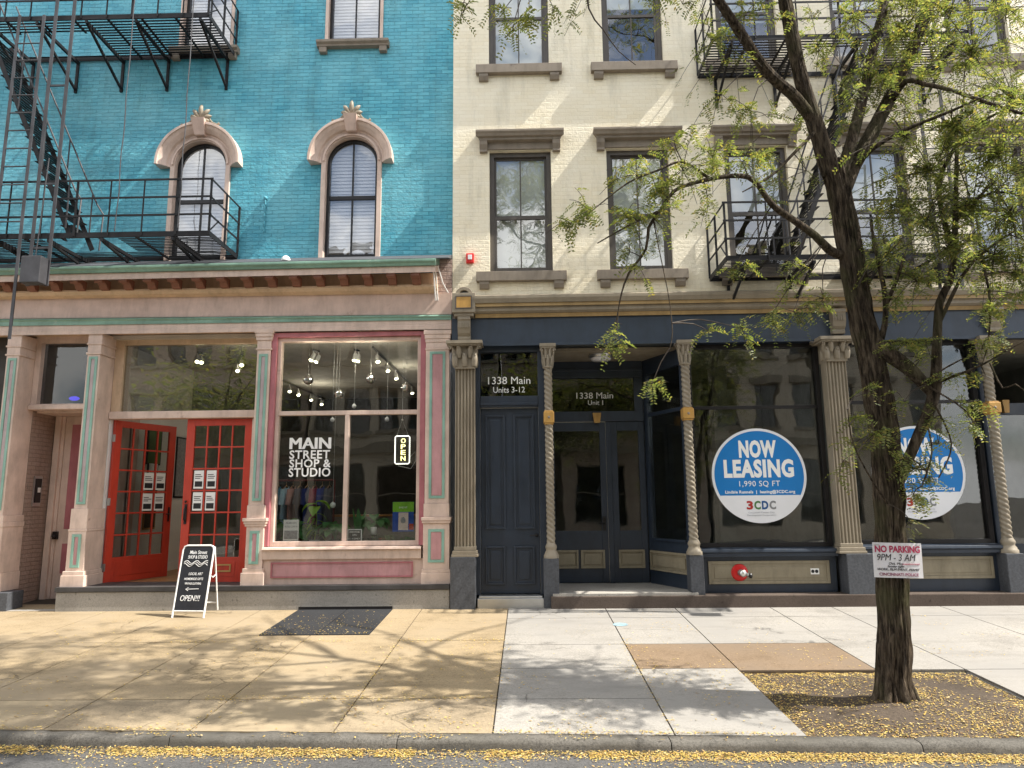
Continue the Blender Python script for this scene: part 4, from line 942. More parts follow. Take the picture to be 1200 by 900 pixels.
for s, a, b, pxa, pxb in [('1338 Main', 459.5, 467, 675.5, 718.5), ('Unit 1', 468.8, 474.5, 689, 706.5)]:
    zz0, zz1 = Z(697, b, YV + .03), Z(697, a, YV + .03); text('lettering', s, (X(pxa, 466, YV + .03) + X(pxb, 466, YV + .03)) / 2, YV + .034, zz0, zz1 - zz0, M['lettw'], tp, w=X(pxb, 466, YV + .03) - X(pxa, 466, YV + .03), bold=.0)
kx = X(699, 490, YV); g = MB(); g.py([(kx - .05, Z(699, 496, YV)), (kx + .05, Z(699, 496, YV)), (kx + .075, Z(699, 484.5, YV)), (kx - .075, Z(699, 484.5, YV))], YV - .09, YV - .031); obj('gold_keystone', g, M['gold'], vfm, bevel=.006)
def glazed_leaf(name, x0, x1, z0, z1, Y, gz0, gz1, pz0, pz1, npan, lockside):
    st = .105; g = MB(); th = .05
    g.box(x0, x0 + st, Y, Y + th, z0, z1); g.box(x1 - st, x1, Y, Y + th, z0, z1); g.box(x0 + st, x1 - st, Y, Y + th, gz1, z1); g.box(x0 + st, x1 - st, Y, Y + th, z0, gz0)
    o = obj(name, g, M['navy'], CB, bevel=.004)
    g = MB(); g.box(x0 + st, x1 - st, Y + .02, Y + .026, gz0, gz1); obj('pane', g, M['glassd'], o)
    for k in range(npan):
        a = x0 + .05 + (x1 - x0 - .1) * k / npan + .02; b = x0 + .05 + (x1 - x0 - .1) * (k + 1) / npan - .02
        g = MB(); g.frame(a, b, Y - .03, Y - .0005, pz0, pz1, .034); g.box(a + .065, b - .065, Y - .018, Y - .0005, pz0 + .065, pz1 - .065); g.box(a + .035, b - .035, Y - .004, Y - .0004, pz0 + .035, pz1 - .035); obj('panel', g, M['beigepanel'], o)
    if lockside is not None:
        g = MB(); g.frame(x0 - .002, x1 + .010, Y - .012, Y - .0005, z0, z1 + .003, .010, wb=0); obj('weather_strip', g, M['steel'], o)
        g = MB(); xk = x1 - .06; zk = gz0 + .12
        g.box(xk - .03, xk + .03, Y - .012, Y - .0005, zk - .12, zk + .12); g.tube([(xk, Y - .012, zk), (xk, Y - .05, zk), (xk - .1, Y - .055, zk)], .011, 8); g.lathe((xk, Y - .012, zk + .08), [(.02, 0), (.018, -.02)], 10, axis='y'); obj('handle', g, M['black'], o)
    return o
gz0, gz1 = Z(690, 622, YV), Z(690, 505, YV); pz0, pz1 = Z(690, 666, YV), Z(690, 644.5, YV)
glazed_leaf('glazed_door', da1 - 1.0, da1, vf + .01, zd - .004, YV + .02, gz0, gz1, pz0, pz1, 2, 1)
glazed_leaf('sidelight', sa0, sa1, vf + .005, zd - .002, YV + .02, gz0, gz1, pz0, pz1, 1, None)
# slanted side window of the vestibule
va, vb = Vector((vx1 + .01, YV, 0)), Vector((c0_ + .03, .14, 0)); vd = (vb - va); vl = vd.length; vd.normalize(); vn = Vector((vd.y, -vd.x, 0))
MS = Matrix(((vd.x, -vn.x, 0, va.x), (vd.y, -vn.y, 0, va.y), (0, 0, 1, 0), (0, 0, 0, 1)))
zw0, zw1 = Z(803, 637, .1), Z(803, 408, .1)
g = MB(); f = .09; g.box(0, f, 0, .1, vf, zvc); g.box(vl - f, vl, 0, .1, vf, zvc); g.box(f, vl - f, 0, .1, zw1 - .25, zvc); g.box(f, vl - f, 0, .1, vf, zw0); g.box(f + .001, vl - f - .001, -.03, .06, zw0 + .0005, zw0 + .04)
zmid = Z(803, 478, .2); g.box(f + .001, vl - f - .001, .02, .07, zmid - .03, zmid + .03)
ss = obj('side_window', g.xf(MS), M['navy'], CB, bevel=.004)
g = MB(); g.box(f, vl - f, .045, .051, zw0 + .04, zw1 - .25); obj('pane', g.xf(MS), M['glassd'], ss)
g = MB(); a, b = Z(780, 668, .5), Z(780, 650, .5); g.frame(f * .6, vl - f * .6, -.032, -.0005, a - .05, b + .03, .035); g.box(f * .6 + .08, vl - f * .6 - .08, -.022, -.0005, a + .03, b - .05); g.box(f * .6 + .036, vl - f * .6 - .036, -.004, -.0005, a - .014, b - .006); obj('panel', g.xf(MS), M['beigepanel'], ss)
# ---- big display windows
def display_window(x0, x1, zb, zt, Y, zmul):
    g = MB(); g.frame(x0, x1, Y - .06, Y + .06, zb, zt, .065); g.box(x0 + .066, x1 - .066, Y - .03, Y + .03, zmul - .025, zmul + .025)
    w = obj('display_window', g, M['black'], CB, bevel=.003)
    g = MB(); g.box(x0 + .066, x1 - .066, Y, Y + .006, zb + .066, zt - .066); obj('pane', g, M['glassd'], w)
    return w
YW = .20
w1 = (xC + .06, xD - .17, Z(885, 641, YW), Z(885, 404, YW)); w2 = (xD + .17, xE - .10, Z(1075, 637, YW), Z(1075, 400, YW))
display_window(*w1, YW, Z(885, 477.5, YW)); display_window(*w2, YW, Z(1075, 471, YW))
for (x0, x1, zb, zt), (pa, pb, pxa, pxb) in ((w1, (657, 684, 830, 972)), (w2, (652, 678, 1020, 1164))):
    mx = (pxa + pxb) / 2
    g = MB(); g.box(x0, x1, .10, .34, zs1 + .001, zb - .001); 
    s_ = [(.099, zb - .002), (-.03, zb - .02), (-.04, zb - .06), (-.01, zb - .085), (-.01, zb - .13), (.099, zb - .14)]; g.px(s_, x0 + .002, x1 - .002)
    b = obj('bulkhead', g, M['navy'], CB, bevel=.004)
    a0, a1, b0, b1 = RC(pxa, pa, pxb, pb, .10); a0 = max(a0, x0 + .03); a1 = min(a1, x1 - .03)
    g = MB(); g.frame(a0, a1, .078, .0995, b0, b1, .045); g.box(a0 + .09, a1 - .09, .085, .0995, b0 + .085, b1 - .085); g.box(a0 + .046, a1 - .046, .092, .0993, b0 + .046, b1 - .046); obj('panel', g, M['beigepanel'], b, bevel=.004)
    g = MB(); g.box(x0 - .02, x1 + .02, .15, .34, zt - .001, zl - .0); obj('window_header', g, M['navy'], CB)
# rooms behind the navy shopfront
g = MB(); g.box(c0_ + .3, XE, 5.2, 5.26, 0, 4.7); g.box(XE - .06, XE - .001, .3, 5.2, 0, 4.7); g.box(vx0 - .3, vx0 - .25, 1.35, 5.2, 0, 4.7); g.box(vx0 - .25, c0_ + .3, 5.2, 5.26, 0, 4.7); obj('unit_walls', g, M['roomgrey'], CB)
g = MB(); g.box(vx0 - .3, XE, .36, 5.2, .1, vf - .002); obj('unit_floor', g, M['roomdark'], CB)
g = MB(); g.box(vx0 - .3, XE, .35, 5.2, zl - .0, zl + .06); obj('unit_ceiling', g, M['roomgrey'], CB)
g = MB(); p = xC + 1.0
g.box(p, p + .28, 2.2, 2.5, vf, zl - .002); g.box(p + 2.6, p + 3., 3.6, 3.9, vf, zl - .002); g.box(xD + .02, xD + .12, .5, 3.6, vf, zl - .002); obj('unit_partitions', g, M['roomgrey'], CB)
# right-hand recessed entry past the last column
g = MB(); g.box(xE + .3, xE + .38, 1.1, 1.2, vf, zl); g.box(xE - .05, XE, 1.1, 1.2, 3.05, 3.25); g.box(xE - .05, XE, 1.1, 1.15, vf, vf + .6); g.box(xE - .06, xE - .001, .14, 1.2, vf, zl); er = obj('entry_frame', g, M['navy'], CB)
g = MB(); g.box(xE - .05, XE, .3, 1.3, zl - .02, zl + .02); obj('entry_ceiling', g, M['taupel'], CB)
g = MB(); kx = X(1176.5, 478, 1.1); g.py([(kx - .04, 3.08), (kx + .04, 3.08), (kx + .06, 3.3), (kx - .06, 3.3)], 1.03, 1.0985); obj('gold_keystone', g, M['gold'], er)
g = MB(); g.box(xE + .381, XE, 1.13, 1.14, vf + .601, 3.049); obj('entry_pane', g, M['glassd'], CB)
# ---- fire department connection, alarm, sticker
t = thing('fire_hose_connection', 'round red fire hose connection with a silver nozzle on the khaki bulkhead panel', 'hose connection', (X(867, 671, .09), .085, Z(867, 681, .09)))
c = P(867, 671, .07)
g = MB(); g.lathe((c.x, .0845, c.z), [(.0, -.02), (.06, -.022), (.11, -.014), (.128, -.004), (.128, 0)], 32, axis='y'); obj('escutcheon', g, M['alarm'], t)
g = MB(); g.lathe((c.x + .01, .06, c.z - .0), [(.05, 0), (.05, -.05), (.038, -.055), (.038, -.10), (.05, -.105), (.05, -.15), (.0, -.15)], 20, axis='y')
g.tube([(c.x + .02, .0, c.z), (c.x + .08, -.03, c.z - .02), (c.x + .11, -.06, c.z - .03)], [.03, .028, .034], 12); obj('nozzle', g, M['steel'], t)
g = MB(); g.lathe((c.x + .115, -.065, c.z - .032), [(.038, -.01), (.04, .02), (.02, .03)], 14, axis='x'); obj('nozzle_cap', g, M['black'], t)
t = thing('fire_alarm', 'small red fire alarm box on the cream brick beside the first window', 'alarm', P(551, 309, CY))
a0, a1, b0, b1 = RC(546.5, 298, 555.5, 309, CY)
g = MB(); g.box(a0, a1, CY - .06, CY - .0005, b0, b1); obj('case', g, M['alarm'], t, bevel=.008)
g = MB(); g.box(a0 + .03, a1 - .03, CY - .072, CY - .0605, b0 + .05, b1 - .03); obj('strobe_lens', g, M['decalw'], t, bevel=.004)
t = thing('bulkhead_sticker', 'small white sticker with black arrows on the khaki panel near the fluted column', 'sticker', P(955, 674, .07))
a0, a1, b0, b1 = RC(950, 666, 960, 673, .084)
g = MB(); g.box(a0, a1, .0825, .0845, b0, b1); obj('sheet', g, M['lettw'], t)
g = MB()
for s in (.25, .7): 
    x = a0 + (a1 - a0) * s; z = (b0 + b1) / 2; g.lathe((x, .0822, z), [(.026, 0), (.026, -.001)], 12, axis='y'); 
obj('print', g, M['lettblk'], t)
# ---- leasing decals on the glass
def decal(pxc, pyc, rpx, w, label, Y=YW - .004):
    c = P(pxc, pyc, Y); r = rpx / 74.3 * (DIST + Y) / DIST
    t = thing('leasing_decal', label, 'window decal', (c.x, Y, c.z - r), 'round leasing decals on the glass')
    zs = c.z - r * .42
    hw = math.sqrt(max(0, (r * .945) ** 2 - (zs - c.z) ** 2))
    a0 = math.atan2(zs - c.z, hw)
    g = MB(); n = 72; pts = [(c.x + r * math.cos(2 * math.pi * k / n), c.z + r * math.sin(2 * math.pi * k / n)) for k in range(n)]; g.py(pts, Y - .0015, Y); obj('disc', g, M['decalw'], t)
    g = MB(); ri = r * .945; pts = [(c.x + ri * math.cos(a0 + (math.pi - 2 * a0) * k / n), c.z + ri * math.sin(a0 + (math.pi - 2 * a0) * k / n)) for k in range(n + 1)]; g.py(pts, Y - .003, Y - .0018); obj('blue_field', g, M['blue'], t)
    yy = Y - .0045
    def tx(s, zc, h, w, m, bold=.0, dx=0.): text('lettering', s, c.x + dx * r, yy, c.z + zc * r - h * r / 2, h * r, m, t, w=w * r, bold=bold, space=1.08)
    tx('NOW', .57, .345, .80, M['lettw'], .05); tx('LEASING', .155, .36, 1.48, M['lettw'], .045)
    tx('1,990 SQ FT', -.17, .12, .86, M['lettw'], .0); tx('Lindsie Runnels  |  leasing@3CDC.org', -.345, .062, 1.47, M['lettw'], .03)
    cols = (srgb('a8322c'), srgb('4f7a4a'), srgb('1d4f86'), srgb('808284'))
    for k, (ch, co) in enumerate(zip('3CDC', cols)):
        nm = 'decal_ink_' + ('red', 'green', 'blue', 'grey')[k]
        if nm not in M: M[nm] = paint(nm, co, bump=0, var=.03)
        tx(ch, -.62, .17, .135, M[nm], .04, dx=-.235 + .16 * k)
    if 'inkgrey' not in M: M['inkgrey'] = paint('pale_grey_ink', (.45, .46, .5), bump=0)
    tx('Cincinnati Center City', -.775, .035, .55, M['inkgrey']); tx('Development Corporation', -.83, .035, .6, M['inkgrey'])
decal(889.5, 557, 54.3, w1, 'round blue NOW LEASING decal on the shop window nearest the vestibule')
decal(1076, 553.5, 53.5, w2, 'round blue NOW LEASING decal partly hidden behind the tree trunk')
# ================================================================== FIRE ESCAPES
def platform(parent, x0, x1, yf, yw, z, gap=None, bear=.55, slat=.068):
    """grating of flat bars along the wall on bearers; gap=(xa, xb, ya, yb) is the stair opening"""
    g = MB()
    for y in (yf, yw - .03): g.box(x0, x1, y - .006, y + .006, z - .05, z + .03)
    for x in (x0, x1): g.box(x - .006, x + .006, yf + .007, yw - .037, z - .05, z + .03)
    n = int((x1 - x0) / bear)
    for k in range(1, n):
        x = x0 + (x1 - x0) * k / n
        ya, yb = yf + .008, yw - .038
        if gap and gap[0] < x < gap[1]: yb = gap[2] if gap[2] > ya else ya + .01; 
        g.box(x - .02, x + .02, ya, yb, z - .035, z - .028); g.box(x - .004, x + .004, ya, yb, z - .0275, z - .002)
    y = yf + slat
    while y < yw - .05:
        segs = [(x0 + .008, x1 - .008)]
        if gap and gap[2] < y < gap[3]: segs = [(x0 + .008, gap[0]), (gap[1], x1 - .008)]
        for a, b in segs:
            if b - a > .03: g.box(a, b, y - .016, y + .016, z, z + .006)
        y += slat
    return obj('platform', g, M['iron'], parent)
def railing(parent, x0, x1, yf, yw, z, h, pitch, ends, nr=3, mat='iron'):
    g = MB(); n = max(1, round((x1 - x0) / pitch))
    for k in range(n + 1):
        x = x0 + (x1 - x0) * k / n; w = .032 if k % 3 == 0 or k == n else .018
        g.box(x - w / 2, x + w / 2, yf - .024, yf - .008, z - .03, z + h + .01)
    for k in range(nr):
        zz_ = z + h * (1 - k / nr); g.bar((x0 - .03, yf - .031, zz_), (x1 + .03, yf - .031, zz_), .012, .03)
    for x in ends:
        for k in range(nr):
            zz_ = z + h * (1 - k / nr); g.bar((x, yf - .02, zz_), (x, yw, zz_), .012, .028)
        g.box(x - .015, x + .015, (yf + yw) / 2 - .012, (yf + yw) / 2 + .012, z, z + h); g.box(x - .015, x + .015, yw - .06, yw - .03, z, z + h)
        g.bar((x, yf, z + .03), (x, yf + .3, z + h * .35), .012, .02)
    return obj('railing', g, M[mat], parent)
def brackets(parent, xs_, yf, yw, z, drop=.55):
    first = None
    for x in xs_:
        if first is None:
            g = MB(); g.bar((0, yw, -.03), (0, yf, -.03), .04, .05); g.bar((0, yf + .05, -.05), (0, yw - .02, -drop), .035, .035); g.bar((0, yw - .02, -.06), (0, yw - .02, -drop - .05), .045, .03)
            first = mesh('support_bracket', g, M['iron'])
        o = link('support_bracket', first, parent); o.location = Vector((x, 0, z - .052)) - WL[parent.name]
def stair(parent, p_top, p_bot, y0, y1, rail=True, pitch=.205):
    p_top, p_bot = Vector(p_top), Vector(p_bot); g = MB(); d = p_bot - p_top
    for y in (y0, y1): g.bar((p_top.x, y, p_top.z), (p_bot.x, y, p_bot.z), .012, .075)
    n = int(abs(d.z) / pitch)
    for k in range(1, n):
        q = p_top + d * (k / n)
        for e in (-.075, -.025, .025, .075): g.box(q.x + e - .018, q.x + e + .018, y0 + .008, y1 - .008, q.z - .005, q.z + .004)
    o = obj('stair', g, M['iron'], parent)
    if rail:
        g = MB()
        for y in (y0 - .02, y1 + .02):
            up = Vector((0, 0, .8)); g.tube([Vector((p_top.x, y, p_top.z)) + up, Vector((p_bot.x, y, p_bot.z)) + up, Vector((p_bot.x + (.12 if d.x > 0 else -.12), y, p_bot.z + .62)), Vector((p_bot.x + (.1 if d.x > 0 else -.1), y, p_bot.z))], .014, 6)
            for t in (.12, .4, .68, .95):
                q = p_top + d * t; g.bar((q.x, y, q.z - .03), (q.x, y, q.z + .8), .02, .012)
        obj('handrail', g, M['irongrey'], o)
    return o
def ladder(parent, x0, x1, y, z0, z1, pitch=.30, w=.045, rung0=None, mat='irongrey', name='drop_ladder'):
    g = MB()
    for x in (x0, x1): g.box(x - w / 2, x + w / 2, y - .008, y + .008, z0, z1)
    z = (rung0 or z0) + .1
    while z < z1 - .05: g.tube([(x0 + w / 2, y, z), (x1 - w / 2, y, z)], .011, 6); z += pitch
    return obj(name, g, M[mat], parent)
YF = -.98
zLo = Z(279, 301, BY); zUp = Z(277, 66, BY); xRt = X(279, 301, BY)
FE = thing('fire_escape', 'black iron fire escape with stairs and two drop ladders on the turquoise wall', 'fire escape', (-6.6, BY, zLo))
platform(FE, -10., xRt, YF, BY, zLo, gap=(-7.5, -6.3, -.8, -.2))
xU = X(277, 66, BY)
platform(FE, -10., xU, YF, BY, zUp, gap=(-9.6, -7.05, -.62, .02))
railing(FE, -10., xRt, YF, BY, zLo, .86, .5, (xRt,)); railing(FE, -10., xU, YF, BY, zUp, .86, .40, (xU,))
brackets(FE, [X(q, 80, BY) for q in (145, 198, 267, 92, 40)], YF, BY, zUp)
brackets(FE, [X(q, 300, BY) for q in (108, 165, 240, 55)], YF, BY, zLo, .18)
yS = (-.80, -.25)
stair(FE, (X(2, 28, -.5), 0, zUp), (X(98, 276, -.5), 0, zLo + .02), *yS)
yl_ = YF - .07
ladder(FE, X(14, 100, yl_), X(43, 100, yl_), yl_, Z(30, 397, yl_), Z(33, 18, yl_), .30, rung0=zLo + .1)
g = MB()
for q, zb_ in ((57, Z(50, 335, yl_)), (78, Z(60, 335, yl_))):
    x = X(q, 100, yl_); g.box(x - .024, x + .024, yl_ - .01, yl_ + .01, zb_, Z(70, -60, yl_))
for q in (100, 215, 290): g.bar((X(57, 100, yl_), yl_ + .01, Z(60, q, yl_)), (X(78, 100, yl_), yl_ + .01, Z(60, q, yl_)), .02, .03)
obj('ladder_guide', g, M['irongrey'], FE)
a0, a1, b0, b1 = RC(31, 303, 54, 334, yl_ - .05)
g = MB(); g.box(a0, a1, yl_ - .19, yl_ - .015, b0, b1); cw = obj('counterweight', g, M['irongrey'], FE, bevel=.012)
g = MB(); g.tube([((a0 + a1) / 2, yl_ - .1, b1), ((a0 + a1) / 2 + .02, yl_ - .1, b1 + .5), ((a0 + a1) / 2 + .04, yl_ - .08, b1 + 1.6)], .009, 6); obj('chain', g, M['irongrey'], cw)
for q, qt, qb in ((155, 5, 272), (225, 5, 268)):
    x = X(q, 60, YF); g = MB(); zt_, zb_ = Z(q, -30, YF), Z(q, qb, YF)
    g.tube([(x + .008 * math.sin(i * 1.7), YF - .05 + .006 * math.cos(i * 2.1), zt_ + (zb_ - zt_) * i / 14) for i in range(15)], .009, 6); obj('counterweight_rod', g, M['irongrey'], FE)
# right-hand one, behind the tree
xl2, xr2 = X(831, 327, CY), X(1102, 322, CY); zLo2 = Z(831, 327, CY); xl3, xr3 = X(817, 90, CY), X(1092, 82, CY); zUp2 = Z(817, 90, CY)
FR = thing('fire_escape', 'black iron fire escape on the cream wall half hidden by the tree crown', 'fire escape', (4.8, CY, zLo2))
platform(FR, xl2, xr2, YF, CY, zLo2, gap=(4.4, 5.3, -.8, -.2)); platform(FR, xl3, xr3, YF, CY, zUp2, gap=(4.6, 6., -.7, 0.))
railing(FR, xl2, xr2, YF, CY, zLo2, .86, .62, (xl2, xr2)); railing(FR, xl3, xr3, YF, CY, zUp2, .86, .62, (xl3, xr3))
brackets(FR, [xl2 + .3, xl2 + 1.3, xl2 + 2.3, xr2 - .2], YF, CY, zLo2, .45); brackets(FR, [xl3 + .3, xl3 + 1.3, xl3 + 2.3, xr3 - .2], YF, CY, zUp2, .5)
stair(FR, (X(1005, 60, -.5), 0, zUp2), (X(925, 310, -.5), 0, zLo2 + .02), -.8, -.25)
ladder(FR, X(1092, 250, yl_), X(1118, 250, yl_), yl_, zLo2 - .55, zLo2 + 2.6, .3)
p = P(1104, 322, yl_); g = MB(); g.box(p.x - .12, p.x + .12, yl_ - .2, yl_ - .012, p.z - .14, p.z + .16); obj('counterweight', g, M['iron'], FR, bevel=.012)
ladder(FR, X(1072, 60, YF + .1), X(1092, 60, YF + .1), YF - .03, zUp2 - .35, zUp2 + .8, .28, name='hatch_ladder')
# ================================================================== STREET THINGS
# cellar hatch
t = thing('cellar_hatch', 'dark steel cellar hatch of two leaves set in the tan pavement', 'hatch', ((HX[0] + HX[1]) / 2, HY, gz(HY)))
hm = HX[0] + (HX[1] - HX[0]) * .52
for a, b in ((HX[0], hm - .008), (hm + .008, HX[1])):
    g = MB(); y0, y1 = HY, -.10
    g.add([(a, y0, gz(y0) + .004), (b, y0, gz(y0) + .004), (b, y1, gz(y1) + .004), (a, y1, gz(y1) + .004)] + [(a, y0, gz(y0) - .05), (b, y0, gz(y0) - .05), (b, y1, gz(y1) - .05), (a, y1, gz(y1) - .05)], [(0, 1, 2, 3), (0, 4, 5, 1), (1, 5, 6, 2), (2, 6, 7, 3), (3, 7, 4, 0), (7, 6, 5, 4)])
    lf = obj('hatch_leaf', g, M['hatch'], t)
g = MB(); g.box(HX[0], HX[1], -.105, -.09, gz(-.1), gz(-.1) + .045); obj('hinge_bar', g, M['black'], t)
# sandwich board
q0, q1 = G(208, 721), G(244, 722); bx = (q0.x + q1.x) / 2; bwid = .48; by = min(q0.y, q1.y) - .12
t = thing('sandwich_board', 'white framed black chalkboard sandwich board with white writing outside the red doors', 'sign', (bx, by, gz(by)))
hb = 1.02; ln = .20
rotb = Matrix.Translation((bx, by, gz(by))) @ Matrix.Rotation(R(-5), 4, 'Z')
lean = Matrix.Rotation(-math.atan2(ln, hb), 4, 'X')
MBd = rotb @ lean
g = MB(); r = .014; zt = 1.03; w_ = bwid / 2
pts = [(-w_, 0, 0), (-w_, 0, zt - .06), (-w_ + .02, 0, zt - .015), (-w_ + .06, 0, zt), (w_ - .06, 0, zt), (w_ - .02, 0, zt - .015), (w_, 0, zt - .06), (w_, 0, 0)]
g.tube(pts, r, 10); g.tube([(-w_, 0, .095), (w_, 0, .095)], r * .8, 8); obj('front_frame', g.xf(MBd), M['white'], t)
g = MB(); g.box(-w_ + .012, w_ - .012, -.006, .006, .10, zt - .012); bd = obj('board', g.xf(MBd), M['board'], t)
MBk = rotb @ Matrix.Translation((0, 2 * ln, 0)) @ Matrix.Rotation(math.atan2(ln, hb), 4, 'X')
g = MB(); g.tube([(-w_ + .02, 0, .06), (-w_ + .02, 0, zt - .02)], .012, 8); g.tube([(w_ - .0, 0, .06), (w_ - .0, 0, zt - .02)], .012, 8); g.tube([(-w_ + .02, 0, .17), (w_, 0, .17)], .011, 8); obj('back_frame', g.xf(MBk), M['white'], t)
g = MB(); p0 = MBd @ Vector((w_, 0, .6)); p1 = MBk @ Vector((w_, 0, .6)); g.tube([p0, (p0 + p1) / 2 + Vector((0, 0, -.04)), p1], .008, 6); obj('stay', g, M['white'], t)
def chalk(s, zc, h, w, bold=.012, dx=0, shear=0): text('lettering', s, dx, -.0085, zc, h, M['chalk'], bd, w=w, bold=bold * .25, rot=None, shear=shear).data.transform(MBd)
chalk('Main Street', .905, .055, .27, .02, .01, .15); chalk('SHOP & STUDIO', .838, .05, .30, .02, .01, .1)
chalk('LOCAL ART', .60, .04, .22, .015, .02, .25); chalk('HOMEMADE GIFTS', .53, .035, .29, .02, .0, .2); chalk('VINTAGE CLOTHING', .465, .032, .25, .012, .0, .2); chalk('OPEN!!!', .235, .085, .30, .006, -.01, .15)
g = MB()
for k, zc in enumerate((.79, .77, .745)): g.tube([(-.19 + .37 * i / 20, -.008, zc + .022 * math.sin(i * .75 + k * .5) - (.0 if i < 12 else .0)) for i in range(21)], .0035, 5)
g.tube([(-.10, -.008, .40), (.10, -.008, .405)], .0045, 5); g.tube([(-.06, -.008, .425), (-.10, -.008, .40), (-.06, -.008, .378)], .0045, 5)
obj('chalk_drawing', g.xf(MBd), M['chalk'], bd)
# ================================================================== TREE
TY = TR.y
def tp(px, py, y=None): return P(px, py, TY if y is None else y)
TREE = thing('street_tree', 'street tree with dark furrowed bark and fine yellow green leaves in a kerbside soil pit', 'tree', (TR.x, TY, soilz(TR.x, TY)))
zb = soilz(TR.x, TY)
M['bark'], nt, b, o = nodes('furrowed_bark')
w1_ = tex(nt, 6, 8, .7, stretch=(5, 5, .8)); w2_ = tex(nt, 3, 5, .6)
col = ramp(nt, w1_, [(.36, (.009, .007, .005)), (.48, (.06, .045, .032)), (.66, (.16, .125, .088))])
mo = ramp(nt, w2_, [(.50, (0, 0, 0)), (.68, (.6, .6, .6))]); col = mixc(nt, col, (.085, .085, .04), mo)
nt.links.new(col, b.inputs['Base Color']); b.inputs['Roughness'].default_value = .9; b.inputs['Specular IOR Level'].default_value = .15
bp = N(nt, 'Bump'); bp.inputs['Strength'].default_value = 1.; bp.inputs['Distance'].default_value = .05; nt.links.new(w1_, bp.inputs['Height']); nt.links.new(bp.outputs[0], b.inputs['Normal'])
def resample(pts, rad, step=.07):
    P3 = [Vector(p) for p in pts]; out = []; ro = []
    for i in range(len(P3) - 1):
        p0, p1, p2, p3 = P3[max(i - 1, 0)], P3[i], P3[i + 1], P3[min(i + 2, len(P3) - 1)]
        n = max(2, int((p2 - p1).length / step))
        for k in range(n):
            t = k / n; out.append(.5 * ((2 * p1) + (p2 - p0) * t + (2 * p0 - 5 * p1 + 4 * p2 - p3) * t * t + (3 * p1 - p0 - 3 * p2 + p3) * t ** 3)); ro.append(rad[i] + (rad[i + 1] - rad[i]) * t)
    out.append(P3[-1]); ro.append(rad[-1]); return out, ro
SK = []      # skeleton points for twigs to start from
def limb(g, pts, rad, n=14, wob=.10, step=.08, keep=True, furrow=0.):
    p, r = resample(pts, rad, step); g.tube(p, r, n, wob=wob, furrow=furrow)
    if keep: SK.extend(p)
    return p
g = MB()
trunk = [Vector((TR.x, TY, zb - .12)), Vector((TR.x, TY, zb + .03)), Vector((TR.x + .0, TY, zb + .16))] + [tp(*q) for q in ((1049, 740), (1046, 690), (1043, 600), (1040, 540), (1030, 470), (1016, 400), (1005, 345), (995, 285), (983, 225), (975, 190))]
limb(g, trunk, [.185, .165, .145, .134, .130, .128, .130, .124, .116, .110, .106, .108, .106], 110, .12, .03, keep=False, furrow=.022)
# root flares
for a in range(7):
    an = a * .9 + .3; d = Vector((math.cos(an), math.sin(an), 0)); b0 = Vector((TR.x, TY, zb))
    limb(g, [b0 + d * .09 + Vector((0, 0, .30)), b0 + d * .125 + Vector((0, 0, .10)), b0 + d * .17 + Vector((0, 0, -.01)), b0 + d * .22 + Vector((0, 0, -.06))], [.035, .042, .035, .02], 9, .2, .06, keep=False)
Y0 = TY
# leading limbs, thinning as they climb out of the picture
LL = limb(g, [tp(975, 205), tp(962, 165), tp(950, 130), tp(935, 75, Y0 - .05), tp(920, 0, Y0 - .1), tp(905, -80, Y0 - .2), tp(880, -210, Y0 - .4), tp(850, -330, Y0 - .5)], [.094, .084, .076, .068, .062, .054, .04, .016], 60, .1, .05, furrow=.012)
L2 = limb(g, [tp(952, 140), tp(930, 112, Y0 - .1), tp(900, 85, Y0 - .22), tp(872, 45, Y0 - .35), tp(842, 0, Y0 - .5), tp(800, -60, Y0 - .7), tp(730, -140, Y0 - .9), tp(650, -190, Y0 - 1.)], [.062, .056, .05, .046, .042, .036, .026, .012], 40, .1, .06, furrow=.008)
MM = limb(g, [tp(983, 215), tp(998, 165), tp(1012, 110, Y0 + .1), tp(1024, 55, Y0 + .2), tp(1038, 0, Y0 + .3), tp(1052, -80, Y0 + .5), tp(1060, -200, Y0 + .7), tp(1062, -320, Y0 + .8)], [.07, .056, .050, .046, .042, .036, .026, .012], 50, .1, .05, furrow=.009)
RR = limb(g, [tp(985, 230), tp(1003, 190, Y0 + .12), tp(1030, 140, Y0 + .25), tp(1062, 75, Y0 + .4), tp(1092, 0, Y0 + .5), tp(1128, -80, Y0 + .7), tp(1180, -190, Y0 + .9), tp(1230, -280, Y0 + 1.)], [.078, .072, .068, .062, .056, .044, .03, .012], 50, .1, .05, furrow=.010)
LO = limb(g, [tp(1042, 600), tp(1055, 560, Y0 - .05), tp(1072, 520, Y0 - .1), tp(1087, 485, Y0 - .12), tp(1096, 452, Y0 - .12), tp(1098, 405, Y0 - .1), tp(1101, 355, Y0 - .1), tp(1112, 332, Y0 - .1), tp(1118, 300, Y0 - .1), tp(1120, 237, Y0), tp(1122, 170, Y0 + .1), tp(1130, 110, Y0 + .2)], [.05, .05, .048, .05, .056, .04, .036, .034, .03, .024, .016, .008], 12)
LO2 = limb(g, [tp(1018, 400), tp(1040, 414, Y0 - .08), tp(1060, 428, Y0 - .12), tp(1078, 445, Y0 - .12), tp(1093, 462, Y0 - .12)], [.09, .08, .068, .056, .045], 12)
limb(g, [tp(1030, 405), tp(1037, 380, Y0 - .1), tp(1037, 345, Y0 - .12), tp(1030, 310, Y0 - .15), tp(1020, 260, Y0 - .2)], [.03, .028, .024, .02, .012], 8)
limb(g, [tp(1037, 360, Y0 - .12), tp(1050, 330, Y0 - .2), tp(1060, 300, Y0 - .25)], [.022, .018, .01], 8)
